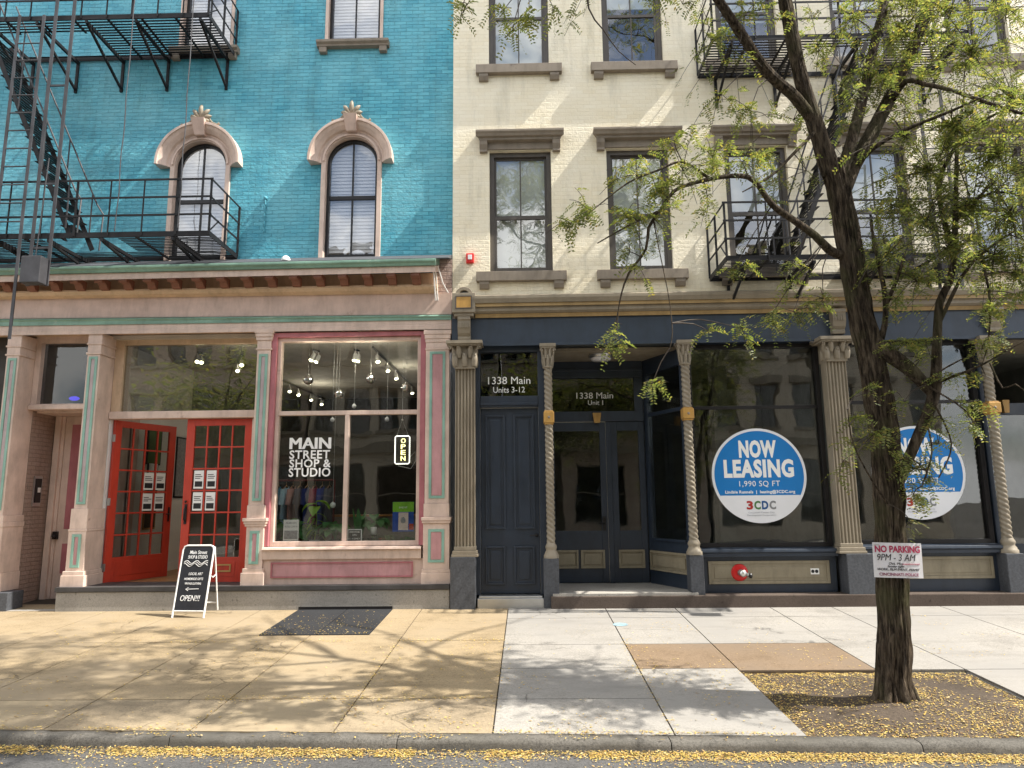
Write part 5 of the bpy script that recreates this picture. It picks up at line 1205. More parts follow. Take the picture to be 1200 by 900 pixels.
B1 = limb(g, [tp(986, 300), tp(972, 293, Y0 - .08), tp(955, 276, Y0 - .15), tp(930, 258, Y0 - .25), tp(905, 240, Y0 - .35), tp(885, 213, Y0 - .45), tp(868, 206, Y0 - .5), tp(842, 208, Y0 - .55), tp(815, 214, Y0 - .6), tp(790, 224, Y0 - .65), tp(772, 250, Y0 - .65), tp(760, 267, Y0 - .65), tp(757, 292, Y0 - .65), tp(737, 320, Y0 - .65), tp(728, 345, Y0 - .65), tp(724, 366, Y0 - .65)], [.045, .042, .038, .034, .03, .026, .024, .021, .019, .017, .015, .014, .012, .010, .008, .004], 9)
limb(g, [tp(776, 246, Y0 - .65), tp(755, 255, Y0 - .7), tp(730, 268, Y0 - .75), tp(700, 285, Y0 - .8)], [.012, .011, .009, .005], 7)
limb(g, [tp(766, 260, Y0 - .65), tp(774, 300, Y0 - .66), tp(784, 350, Y0 - .67), tp(788, 390, Y0 - .67), tp(785, 408, Y0 - .67)], [.006, .005, .004, .004, .003], 6)
limb(g, [tp(832, 210, Y0 - .55), tp(800, 190, Y0 - .6), tp(770, 200, Y0 - .65), tp(735, 215, Y0 - .7), tp(690, 250, Y0 - .75)], [.014, .012, .01, .008, .004], 7)
limb(g, [tp(960, 150), tp(930, 180, Y0 - .2), tp(905, 205, Y0 - .3), tp(870, 225, Y0 - .35)], [.02, .016, .012, .006], 7)
B2 = limb(g, [tp(1045, 120, Y0 + .3), tp(1062, 95, Y0 + .0), tp(1085, 99, Y0 - .2), tp(1112, 105, Y0 - .35), tp(1150, 118, Y0 - .5), tp(1200, 134, Y0 - .7), tp(1260, 150, Y0 - .9)], [.03, .026, .023, .02, .017, .013, .006], 8)
B3 = limb(g, [tp(1000, 200, Y0 + .1), tp(1022, 175, Y0 - .1), tp(1055, 155, Y0 - .25), tp(1085, 142, Y0 - .35), tp(1115, 130, Y0 - .45), tp(1160, 110, Y0 - .55)], [.03, .022, .019, .016, .013, .006], 8)
B4 = limb(g, [tp(1118, 300), tp(1100, 225, Y0 + .1), tp(1112, 185, Y0 + .1), tp(1135, 155, Y0 + .05), tp(1160, 137, Y0), tp(1200, 120, Y0 - .1)], [.03, .024, .02, .016, .012, .006], 8)
limb(g, [tp(1119, 260), tp(1135, 240, Y0 - .1), tp(1165, 225, Y0 - .2), tp(1200, 230, Y0 - .3)], [.022, .018, .014, .006], 8)
limb(g, [tp(1100, 380, Y0 - .1), tp(1130, 320, Y0 - .2), tp(1160, 290, Y0 - .3), tp(1190, 270, Y0 - .3)], [.02, .016, .012, .006], 8)
limb(g, [tp(1150, 300, Y0 - .25), tp(1160, 350, Y0 - .4), tp(1158, 400, Y0 - .45), tp(1150, 430, Y0 - .45)], [.012, .01, .007, .004], 7)
limb(g, [tp(1095, 450, Y0 - .12), tp(1120, 440, Y0 - .3), tp(1150, 428, Y0 - .45), tp(1185, 408, Y0 - .6), tp(1210, 395, Y0 - .7)], [.014, .012, .009, .006, .004], 7)
for q in (((1075, 445), (1100, 460), (1130, 480), (1148, 505)), ((1080, 450), (1110, 430), (1140, 418), (1155, 440)), ((1160, 425), (1175, 455), (1190, 450), (1215, 470)), ((1040, 590), (1020, 560), (1000, 520), (993, 480)), ((1085, 490), (1092, 530), (1080, 570)), ((1093, 470), (1115, 520), (1100, 560))):
    limb(g, [tp(*c, Y0 - .15 - .12 * i) for i, c in enumerate(q)], [.010, .008, .006, .003][:len(q)], 6)
# high limbs of the crown over the pavement (above the picture)
rnd = random.Random(11)
crown_pts = []
for base, n in ((LL, 6), (L2, 7), (MM, 6), (RR, 6)):
    for k in range(n):
        i = int(len(base) * (.55 + .43 * rnd.random())); p = base[min(i, len(base) - 1)]
        an = rnd.random() * 2 * math.pi; d = Vector((math.cos(an) * 1.2, math.sin(an) * .9, .35 + .5 * rnd.random()))
        L = 1.3 + 1.5 * rnd.random()
        pp = limb(g, [p, p + d * L * .4 + Vector((0, 0, .1)), p + d * L * .75 + Vector((rnd.uniform(-.3, .3), rnd.uniform(-.3, .3), .1)), p + d * L + Vector((0, 0, -.15))], [.035, .026, .016, .005], 7, .06, .2)
        crown_pts += pp[len(pp) // 3:]
tr_ = obj('trunk', g, M['bark'], TREE, fix=False)
# ---- leaves: pinnate sprays of small leaflets hung on thin twigs
lv = MB(); tw = MB()
ZV = Vector((0, 0, 1))
def leaflet(c, d, n, L, W):
    s = d.cross(n).normalized() * W / 2
    o = len(lv.v); lv.v += [tuple(c), tuple(c + d * L * .45 + s), tuple(c + d * L), tuple(c + d * L * .45 - s)]
    lv.f.append([o, o + 1, o + 2, o + 3]); lv.m.append(0); lv.sm.append(False)
def spray(p, d, L, rr, npair=9):
    d = d.normalized(); nrm = (ZV + Vector((rr.uniform(-.8, .8), rr.uniform(-.8, .8), 0))).normalized(); nrm = (nrm - d * nrm.dot(d)).normalized(); side = d.cross(nrm)
    c = Vector(p)
    for k in range(npair):
        t = (k + .5) / npair; c = Vector(p) + d * L * t + Vector((0, 0, -.35 * L * t * t))
        ll = (.034 + .016 * rr.random()) * (1 - .35 * abs(t - .45))
        for s in (-1, 1):
            if rr.random() < .12: continue
            dd = (side * s + d * .35 + nrm * rr.uniform(-.35, .35)).normalized()
            leaflet(c, dd, (nrm + side * rr.uniform(-.4, .4)).normalized(), ll, ll * .42)
def clump(c, rad, n, seed, hang=.3, spraylen=.17, start=None):
    rr = random.Random(seed); c = Vector(c)
    s = Vector(start) if start is not None else min(SK, key=lambda q: (q - c).length_squared)
    if (s - c).length > .05:
        mid = (s + c) / 2 + Vector((rr.uniform(-.1, .1), rr.uniform(-.1, .1), .08)) * (s - c).length
        p_, r_ = resample([s, mid, c], [.007, .005, .003], .12); tw.tube(p_, r_, 5)
    nt_ = max(3, n // 5)
    for k in range(nt_):
        e = Vector((rr.gauss(0, .55) * rad[0], rr.gauss(0, .55) * rad[1], rr.gauss(0, .55) * rad[2]))
        tip = c + e + Vector((0, 0, -hang * abs(e.x) * .4))
        m = c + e * .5 + Vector((0, 0, .12 * e.length))
        pts, r_ = resample([c, m, tip], [.004, .003, .002], .09); tw.tube(pts, r_, 4, cap=False)
        for _ in range(max(1, n // nt_)):
            q = pts[int(len(pts) * (.2 + .8 * rr.random() ** .7)) - 1]
            d = Vector((rr.uniform(-1, 1), rr.uniform(-1, 1), rr.uniform(-.75, .25)))
            spray(q, d, spraylen * rr.uniform(.7, 1.25), rr)
E_ = [  # px, py, dy, rx, ry(depth), rz, sprays : crown masses seen in the photograph
 (1140, 60, .2, .55, .6, .5, 60), (1190, 120, -.3, .5, .6, .45, 60), (1120, 150, -.3, .5, .5, .4, 55), (1170, 180, -.2, .5, .6, .4, 60), (1090, 200, -.1, .45, .5, .35, 40), (1060, 160, .4, .4, .5, .35, 30),
 (1140, 240, -.1, .5, .5, .35, 60), (1185, 250, -.3, .4, .5, .4, 50), (1085, 260, -.1, .35, .5, .35, 34), (1165, 300, -.3, .4, .5, .3, 44), (1110, 290, -.2, .3, .4, .3, 26), (1050, 240, .1, .35, .4, .35, 28), (1040, 300, -.2, .3, .4, .3, 24),
 (1055, 40, .3, .4, .5, .4, 46), (1035, 100, .2, .35, .5, .35, 30), (1075, 0, .4, .5, .6, .4, 50), (1000, 20, .1, .3, .5, .4, 20), (1010, 110, .3, .25, .4, .4, 26), (1180, 10, .2, .5, .6, .4, 26), (1115, 10, .3, .5, .6, .4, 30),
 (930, 140, .2, .4, .4, .3, 24), (900, 180, -.2, .35, .4, .3, 22), (945, 200, -.1, .3, .4, .35, 18), (880, 130, -.3, .35, .4, .3, 18), (860, 60, -.3, .3, .4, .35, 18), (835, 50, -.4, .3, .4, .3, 16), (845, 110, -.4, .25, .4, .3, 13), (960, 60, .1, .3, .3, .3, 16), (875, 15, -.3, .3, .4, .25, 18),
 (870, 190, -.45, .25, .3, .22, 18), (835, 185, -.5, .25, .3, .2, 20), (800, 200, -.6, .25, .3, .2, 24), (770, 225, -.65, .25, .3, .2, 28), (735, 250, -.7, .22, .3, .2, 26), (690, 248, -.75, .22, .25, .14, 20), (668, 262, -.78, .15, .2, .12, 9), (745, 205, -.65, .25, .3, .18, 20), (790, 165, -.6, .2, .3, .15, 9),
 (738, 295, -.65, .09, .15, .14, 8), (745, 310, -.65, .08, .12, .1, 6), (765, 255, -.65, .2, .2, .15, 12), (830, 240, -.5, .2, .2, .15, 7), (722, 398, -.65, .10, .12, .10, 12), (720, 380, -.65, .06, .1, .06, 4),
 (765, 448, -.66, .13, .12, .06, 8), (830, 388, -.4, .12, .15, .14, 8), (870, 385, -.3, .15, .2, .16, 12), (900, 375, -.2, .2, .2, .13, 20), (930, 365, -.2, .2, .2, .14, 22), (965, 350, -.15, .2, .2, .18, 22), (920, 330, -.2, .2, .2, .2, 11), (860, 315, -.3, .12, .15, .14, 7), (940, 320, -.2, .15, .2, .15, 10),
 (1050, 350, -.2, .2, .25, .22, 20), (1060, 400, -.2, .2, .2, .2, 18), (1075, 330, -.2, .2, .2, .2, 16), (1083, 400, -.2, .14, .2, .2, 10),
 (1155, 365, -.45, .14, .2, .25, 18), (1150, 410, -.45, .16, .2, .14, 14), (1172, 395, -.5, .14, .2, .1, 8), (1190, 320, -.4, .2, .2, .2, 16),
 (1120, 440, -.3, .18, .2, .12, 15), (1125, 475, -.35, .22, .2, .12, 18), (1140, 500, -.4, .12, .15, .1, 8), (1095, 490, -.2, .14, .15, .14, 12), (1100, 520, -.2, .14, .15, .14, 10), (1060, 470, -.25, .12, .15, .1, 8), (1080, 420, -.2, .16, .15, .1, 10),
 (1005, 490, -.3, .14, .15, .12, 12), (1000, 520, -.3, .16, .15, .1, 12), (1030, 505, -.3, .18, .15, .09, 12), (1050, 530, -.3, .12, .15, .1, 9), (1075, 550, -.25, .16, .15, .13, 20), (1070, 580, -.25, .14, .15, .1, 14), (1085, 560, -.25, .14, .15, .14, 12), (988, 540, -.3, .08, .1, .1, 5), (1020, 460, -.3, .1, .1, .1, 6), (1068, 612, -.24, .05, .05, .05, 3),
 (1190, 345, -.4, .18, .2, .15, 10), (1215, 300, -.4, .3, .3, .3, 30), (1230, 200, -.3, .4, .4, .4, 40)]
for i, (px_, py_, dy, rx, ry, rz, n) in enumerate(E_): clump(tp(px_, py_, Y0 + dy), tuple(q * (1.75 if px_ > 990 and py_ < 340 else 1.5 if py_ < 330 else 1.2) for q in (rx, ry, rz)), int(n * (3.2 if px_ > 990 and py_ < 340 else 1.75 if px_ < 900 and py_ < 330 else 1.3)), 100 + i)
# sprays hanging into the top edge of the picture
tipA = [tp(650, -190, Y0 - 1.), tp(600, -90, Y0 - 1.1), tp(560, -30, Y0 - 1.2)]
p_, r_ = resample(tipA, [.012, .008, .004], .1); tw.tube(p_, r_, 6)
p2_, r_ = resample([tp(690, -170, Y0 - .95), tp(645, -80, Y0 - 1.1), tp(620, -25, Y0 - 1.2)], [.012, .008, .004], .1); tw.tube(p2_, r_, 6)
p3_, r_ = resample([tp(740, -140, Y0 - .9), tp(695, -30, Y0 - .9), tp(690, 10, Y0 - .9), tp(707, 35, Y0 - .9), tp(725, 60, Y0 - .9), tp(745, 76, Y0 - .9)], [.014, .01, .008, .007, .005, .004], .1); tw.tube(p3_, r_, 6)
for i, (px_, py_, dy, r3, n, st) in enumerate([(548, 5, -1.2, .14, 9, p_[-1]), (590, 12, -1.15, .16, 14, p2_[-1]), (620, 20, -1.2, .2, 18, p2_[-1]), (648, 8, -1.1, .14, 10, p2_[-3]), (600, 36, -1.2, .12, 6, p2_[-1]), (540, 18, -1.2, .08, 4, p_[-1]), (770, -5, -.8, .25, 12, p3_[3]), (800, 5, -.7, .2, 10, L2[-12])]):
    clump(tp(px_, py_, Y0 + dy), (r3, r3, r3 * .7), n, 500 + i, start=st)
# upper crown
rr = random.Random(23)
for i in range(560):
    p = rr.choice(crown_pts)
    if p.x > 3.6 or (p.x > 2.4 and rr.random() < .5): continue
    c = p + Vector((rr.gauss(0, .35), rr.gauss(0, .35), rr.gauss(0, .25)))
    if c.z < 7.2: c.z = 7.2 + rr.random() * .6
    clump(c, (.8, .75, .42), 26, 1000 + i, start=p)
M['leaf'] = leafmat('locust_leaves', [(.09, .125, .035), (.13, .165, .045), (.18, .21, .065), (.11, .145, .045), (.26, .26, .10), (.16, .185, .06), (.36, .29, .08)], .52)
M['twig'] = paint('brown_twig_bark', (.055, .042, .032), rough=.85, var=.3)
cr = obj('crown', lv, M['leaf'], TREE, fix=False)
obj('twigs', tw, M['twig'], cr, fix=False)
# paper sign stapled to the trunk
c = tp(1052, 656.5, TY - .145); t = thing('no_parking_sign', 'white cardboard no parking notice stapled to the tree trunk', 'sign', (c.x, c.y, c.z - .15))
a0, a1, b0, b1 = RC(1024, 636, 1080, 677, c.y); tilt = Matrix.Translation(c) @ Matrix.Rotation(R(1.6), 4, 'Y') @ Matrix.Rotation(R(-3), 4, 'Z')
W_, H_ = (a1 - a0), (b1 - b0)
n = 12; vs = []; fs = []
for k in range(n + 1):
    x = -W_ / 2 + W_ * k / n; y = -.015 * (1 - (2 * k / n - 1) ** 2)
    for z in (-H_ / 2, H_ / 2): vs += [(x, y, z), (x, y + .002, z)]
for k in range(n): a = 4 * k; fs += [(a, a + 4, a + 6, a + 2), (a + 1, a + 3, a + 7, a + 5), (a, a + 1, a + 5, a + 4), (a + 2, a + 6, a + 7, a + 3)]
fs += [(0, 2, 3, 1), (4 * n, 4 * n + 1, 4 * n + 3, 4 * n + 2)]
g = MB(); g.add(vs, fs); M['card'] = paint('off_white_card', (.72, .71, .73), rough=.6, var=.05, bump=.1, wear=((.5, .47, .42), -.02, 7.)); bd = obj('card', g.xf(tilt), M['card'], t)
M['redink'] = paint('red_ink', (.42, .04, .10), bump=0); M['dullink'] = paint('faded_purple_ink', (.33, .13, .19), bump=0)
def bow(me):
    for v in me.vertices: v.co.y += -.015 * (1 - min(1, (2 * v.co.x / W_) ** 2))
    me.transform(tilt)
def st(s, zc, h, w, m, bold=0., dx=0., shear=0.): bow(text('lettering', s, dx * W_, -.002, zc * H_ - h * H_ / 2, h * H_, m, bd, w=w * W_, bold=bold, shear=shear).data)
st('NO PARKING', .325, .19, .92, M['redink'], .03); st('9PM - 3 AM', .09, .20, .78, M['lettblk'], -.005, -.03, .2)
st('Oct. May', -.09, .07, .3, M['lettblk'], .0, -.05, .3); st('Sunday night', -.17, .06, .34, M['lettblk'], .0, -.06, .3); st('unauthorized', -.10, .05, .36, M['redink'], 0, .25)
st('WORK: FILM EVENT, PERMIT', -.26, .07, .86, M['lettblk'], .0, .0, .2); st('CINCINNATI POLICE', -.40, .085, .80, M['dullink'], .02)
g = MB()
for x in (-W_ * .42, W_ * .42): g.box(x - .02, x + .02, -.0055, -.003, H_ * .44, H_ * .45)
g.v = [(x, y - .015 * (1 - (2 * x / W_) ** 2), z) for x, y, z in g.v]; obj('staple', g.xf(tilt), M['steel'], t)
# ================================================================== FALLEN LEAVES
g = MB(); rr = random.Random(5)
def fallen(x, y, z, s=1.):
    a = rr.random() * 6.28; L = (.006 + .011 * rr.random() ** 1.5) * s; W = L * rr.uniform(.4, .6); d = Vector((math.cos(a), math.sin(a), rr.uniform(-.25, .25))); sd = Vector((-d.y, d.x, rr.uniform(-.3, .3)))
    c = Vector((x, y, z + .005 + .006 * rr.random())); o = len(g.v)
    g.v += [tuple(c - d * L), tuple(c + sd * W * .8), tuple(c + d * L), tuple(c - sd * W * .8)]; g.f.append([o, o + 1, o + 2, o + 3]); g.m.append(0); g.sm.append(False)
def dens(x, y, f, o=0): return noise.noise((x * f, y * f, 7.7 + o))
for i in range(24000):       # gutter drift
    x = rr.uniform(-5.5, 6.5); t = abs(rr.gauss(0, 1)); ww_ = .07 + .06 * max(0, dens(x, 0, 1.1))
    if dens(x, 0, 2.3, 4) < -.25 and rr.random() < .7: continue
    y = YK(x) - .02 - t * ww_; fallen(x, y, roadz(x, y) + max(0, .025 - t * .02) * rr.random())
for i in range(5000):        # scattered on the road
    x = rr.uniform(-6, 7); y = YK(x) - .1 - abs(rr.gauss(0, .45))
    if dens(x, y, 2.) > -.2: fallen(x, y, roadz(x, y))
for i in range(21000):       # soil pit
    x = rr.uniform(PITX0 + .02, PITX1 - .02); y0 = kb(x); y = rr.uniform(y0, PITY)
    e = min(x - PITX0, PITX1 - x, PITY - y, (y - y0) * .8)
    if rr.random() < .14 + .75 * math.exp(-e / .25) + .6 * dens(x, y, 2.2): fallen(x, y, soilz(x, y))
def onslab(x, y):
    if PITX0 < x < PITX1 and y < PITY: return
    if HX[0] < x < HX[1] and y > HY: fallen(x, y, gz(y) + .004); return
    fallen(x, y, gz(y))
for i in range(17000):
    x = rr.uniform(-6.5, 6.5); y = YK(x) + .02 + 5. * rr.random() ** 1.6
    q = dens(x, y, 1.2) + .5 * dens(x, y, 4., 2)
    if y < -.2 and (q > .24 or rr.random() < .07): onslab(x, y)
for i in range(420): x = rr.uniform(HX[0], HX[1]); y = HY + (1.2) * rr.random() ** 1.5; onslab(x, min(y, -.12))
for xj, m in ((-1.6, 190), (-2.8, 90), (X1, 200), (XA, 60), (-4.05, 50)):
    for i in range(m): y = rr.uniform(YK(xj) + .1, -2.); onslab(xj + rr.gauss(0, .025), y)
for yj in (yl[1], yl[3]):
    for i in range(1100): x = rr.uniform(-6, XA); onslab(x, yj + rr.gauss(0, .05)) if dens(x, yj, 1.5) > .05 else None
for i in range(1300): x = rr.uniform(-5, PITX0); y = YK(x) + .17 + rr.gauss(0, .02); onslab(x, y) if dens(x, 3, 1.1) > -.1 else None
M['fallen'] = leafmat('fallen_yellow_leaves', [(.50, .32, .07), (.62, .46, .14), (.36, .20, .06), (.70, .58, .30), (.22, .11, .05), (.56, .40, .10), (.30, .26, .08), (.66, .50, .18)], .15)
tag(obj('fallen_leaves', g, M['fallen'], fix=False), kind='stuff')
# ================================================================== INSIDE THE SHOP
# track lighting: rails under the ceiling with spot heads
def track(name, label, p0, p1, heads, aim, parent_z=zce):
    p0, p1 = Vector(p0), Vector(p1)
    t = thing(name, label, 'track light', ((p0 + p1) / 2 + Vector((0, 0, 0))), 'track lights under the shop ceiling')
    g = MB(); g.bar(p0, p1, .035, .03); obj('rail', g, M['white' if aim[2] > 5 else 'black'], t)
    for f in heads:
        p = p0.lerp(p1, f); d = Vector(aim).normalized(); h = MB()
        q = p + Vector((0, 0, -.11)); h.tube([p, q], .01, 6); u = q - d * .05; v = q + d * .10
        h.tube([u, u + d * .03, v], [.026, .036, .042], 14)
        hd = obj('spot_head', h, M['white'], t)
        b = MB(); b.tube([v + d * .001, v + d * .006], [.036, .034], 14); obj('lamp_face', b, M['bulb'], hd)
yT = 1.5
def onceil(px, py, z=zce - .09):
    r = ray(px, py); k = (z - CAM.z) / r.z; return CAM + r * k
def rail_from(label, pts, aim):
    """pts: pixel positions of the lit faces; rail runs through the first and last on a plane below the ceiling"""
    P3 = [onceil(*p, z=zce - .20) for p in pts]; a, b = P3[0], P3[-1]
    up = Vector((0, 0, .14)); d = (b - a); L = d.length
    fs = [max(0.02, min(.98, (q - a).dot(d) / (L * L))) for q in P3]
    e = d * .08; n = len(fs)
    track('track_light', label, a - e + up, b + e + up, [(f + .08) / 1.16 for f in fs], aim)
rail_from('black track light rail with lit spots rising to the window right of the mirror balls', [(441, 420), (447, 432), (463, 441), (483, 459)], (.25, -.45, -.9))
rail_from('single lit white spot on a short rail at the left of the shop window', [(367, 419), (372, 421)][:1] * 1 + [(373, 421)], (-.3, -.4, -.9))
rail_from('lit white spot on a short rail near the middle of the shop window', [(416, 419), (420, 420)], (0, -.4, -.9))
rail_from('long row of small lit spots deep inside the shop', [(337, 456), (350, 461), (367, 467), (378, 472), (396, 479), (413, 487)], (.3, -.55, -.8))
rail_from('track light with two white spots behind the entry transom', [(278, 433), (283, 426)], (.3, -.6, -.7))
rail_from('small track light spot behind the left half of the entry transom', [(231, 422), (236, 423)], (.3, -.6, -.7))
for k, (q, w_) in enumerate((((441, 424), 7), ((367, 421), 6), ((416, 421), 6), ((475, 452), 8), ((280, 430), 4), ((372, 470), 9))):
    L = bpy.data.lights.new('spot_lamp', 'POINT'); L.energy = w_; L.color = (1, .9, .72); L.shadow_soft_size = .05
    lo = bpy.data.objects.new('spot_lamp', L); COL.objects.link(lo); lo.location = onceil(*q, z=zce - .42)
# hanging mirror balls and little globes
def hang(px, py, rpx, Y, name, label, group, mat, cat):
    c = P(px, py, Y); r = rpx * (DIST + Y) / 832
    t = thing(name, label, cat, (c.x, c.y, c.z - r), group)
    g = MB()
    if mat == 'chrome':
        n, k = 18, 11; R_ = r
        for i in range(k):
            t0, t1 = math.pi * i / k, math.pi * (i + 1) / k
            for j in range(n):
                a0, a1 = 2 * math.pi * j / n, 2 * math.pi * (j + 1) / n
                f = lambda th, a: (c.x + R_ * math.sin(th) * math.cos(a), c.y + R_ * math.sin(th) * math.sin(a), c.z - R_ * math.cos(th))
                g.add([f(t0, a0), f(t1, a0), f(t1, a1), f(t0, a1)], [(0, 1, 2, 3)])
    else: g.ball(c, r, 16)
    o = obj('ball', g, M[mat], t, fix=False)
    g = MB(); g.tube([(c.x, c.y, c.z + r), (c.x, c.y, zce)], .0025, 5); g.tube([(c.x, c.y, c.z + r - .01), (c.x, c.y, c.z + r + .015)], .012, 8); obj('cord', g, M['steel'], t)
for px_, py_, Y, lab in ((361.5, 445, .75, 'silver mirror ball hung at the left of the shop window'), (397, 462, .8, 'silver mirror ball hung lowest, left of the window centre'), (434.5, 444, .75, 'silver mirror ball hung near the window centre'), (475.5, 454.5, .7, 'silver mirror ball hung at the right of the shop window')):
    hang(px_, py_, 6., Y, 'mirror_ball', lab, 'mirror balls hung in the shop window', 'chrome', 'mirror ball')
for px_, py_, Y, lab in ((389.5, 492, .6, 'small pearly globe hung low above the shop lettering'), (415, 476, .65, 'small pearly globe hung just above the window crossbar'), (453.5, 491.5, .6, 'small pearly globe hung left of the open sign'), (390, 592, .6, 'white globe hung lowest of all beside the plants')):
    hang(px_, py_, 2.6 if py_ < 500 else 3.4, Y, 'hanging_globe', lab, 'small globes hung in the shop window', 'decalw', 'ornament')
# open sign
c = P(471.5, 527, .28); a0, a1, b0, b1 = RC(463, 511, 480, 543.5, .28)
t = thing('open_sign', 'lit yellow and white OPEN sign hung upright in the shop window', 'sign', (c.x, .28, b0))
g = MB(); g.box(a0, a1, .285, .30, b0, b1); obj('back_board', g, M['black'], t)
g = MB(); g.tube([(a0 + .02, .277, b0), (a1 - .02, .277, b0), (a1, .277, b0 + .02), (a1, .277, b1 - .02), (a1 - .02, .277, b1), (a0 + .02, .277, b1), (a0, .277, b1 - .02), (a0, .277, b0 + .02), (a0 + .02, .277, b0)], .009, 8); obj('border_tube', g, M['neonw'], t)
h = (b1 - b0 - .07) / 4
for k, ch in enumerate('OPEN'): text('lit_letter', ch, (a0 + a1) / 2 + .015, .272, b1 - .03 - h * (k + 1) + .012, h - .018, M['neon'], t, w=.075, bold=.012, extrude=.008)
g = MB(); hk = P(471.5, 492, .28); g.tube([(a0 + .02, .28, b1), hk, (a1 - .02, .28, b1)], .003, 5); g.tube([hk, hk + Vector((0, 0, 1.))], .003, 5); g.ball(hk, .02, 8); obj('chain', g, M['steel'], t)
g = MB(); g.tube([(a1, .29, b0 + .1), (a1 + .09, .3, b0 + .2), (a1 + .10, .3, b0 + .05), (a1 + .02, .3, b0 - .08), (a0 + .05, .3, b0 - .03)], .004, 5); obj('cord', g, M['white'], t)
# notices in the window
YN = YG + .012
def notice(name, label, px0, py0, px1, py1, fn):
    a0, a1, b0, b1 = RC(px0, py0, px1, py1, YN); t = thing(name, label, 'poster', ((a0 + a1) / 2, YN, b0)); fn(t, a0, a1, b0, b1)
def blk(t, nm, m, a0, a1, b0, b1, y): g = MB(); g.box(a0, a1, y, y + .0012, b0, b1); return obj(nm, g, M[m], t)
M['greyink'] = paint('grey_print', (.30, .30, .31), var=.3, scale=25, bump=0); M['lime'] = paint('lime_print', (.22, .50, .04), var=.25, scale=8, bump=0); M['blup'] = paint('blue_print', (.03, .08, .35), var=.3, scale=8, bump=0); M['redp'] = paint('red_print', (.45, .06, .03), bump=0); M['skin'] = paint('pale_portrait_print', (.70, .58, .52), bump=0)
def f1(t, a0, a1, b0, b1):
    h = b1 - b0; blk(t, 'sheet', 'lettw', a0, a1, b0, b1, YN); blk(t, 'picture', 'greyink', a0 + .015, a1 - .015, b0 + .02, b0 + h * .48, YN - .002)
    text('lettering', 'WE ARE OPEN', (a0 + a1) / 2, YN - .002, b0 + h * .80, h * .09, M['greyink'], t, w=(a1 - a0) * .72); text('lettering', 'PLEASE COME IN', (a0 + a1) / 2, YN - .002, b0 + h * .62, h * .09, M['greyink'], t, w=(a1 - a0) * .8)
notice('window_poster', 'white and grey printed sheet in the lower left corner of the shop window', 332, 609, 350, 633.5, f1)
def f2(t, a0, a1, b0, b1):
    h = b1 - b0; blk(t, 'sheet', 'lettw', a0, a1, b0, b1, YN); blk(t, 'black_field', 'lettblk', a0 + .015, a1 - .015, b0 + .012, b1 - .015, YN - .002)
    for s, z, w in (('SHOP HOURS', .72, .7), ('OPEN', .48, .3), ('11 - 6 DAILY', .2, .8)): text('lettering', s, (a0 + a1) / 2, YN - .004, b0 + h * z, h * .12, M['lettw'], t, w=(a1 - a0) * w, bold=.01)
notice('window_poster', 'small black shop notice with a white border by the window mullion', 407, 620, 424, 635, f2)
def f3(t, a0, a1, b0, b1):
    h = b1 - b0; w = a1 - a0; blk(t, 'sheet', 'blup', a0, a1, b0, b1, YN); blk(t, 'lime_band', 'lime', a0 + .002, a1 - .002, b0 + h * .66, b1 - .002, YN - .002)
    blk(t, 'portrait', 'skin', a0 + w * .28, a0 + w * .74, b0 + h * .05, b0 + h * .64, YN - .002); blk(t, 'red_corner', 'redp', a0 + w * .78, a1 - .003, b0 + h * .06, b0 + h * .26, YN - .002)
    g = MB(); g.ball(((a0 + a1) / 2, YN - .003, b0 + h * .38), .04, 12, sy=.05, sz=1.25); obj('portrait_face', g, M['greyink'], t)
    text('lettering', 'EVENT', (a0 + a1) / 2, YN - .004, b0 + h * .78, h * .06, M['lettw'], t, w=w * .4)
notice('window_poster', 'lime and blue poster with a pale portrait at the right of the shop window', 460, 588, 485, 623, f3)
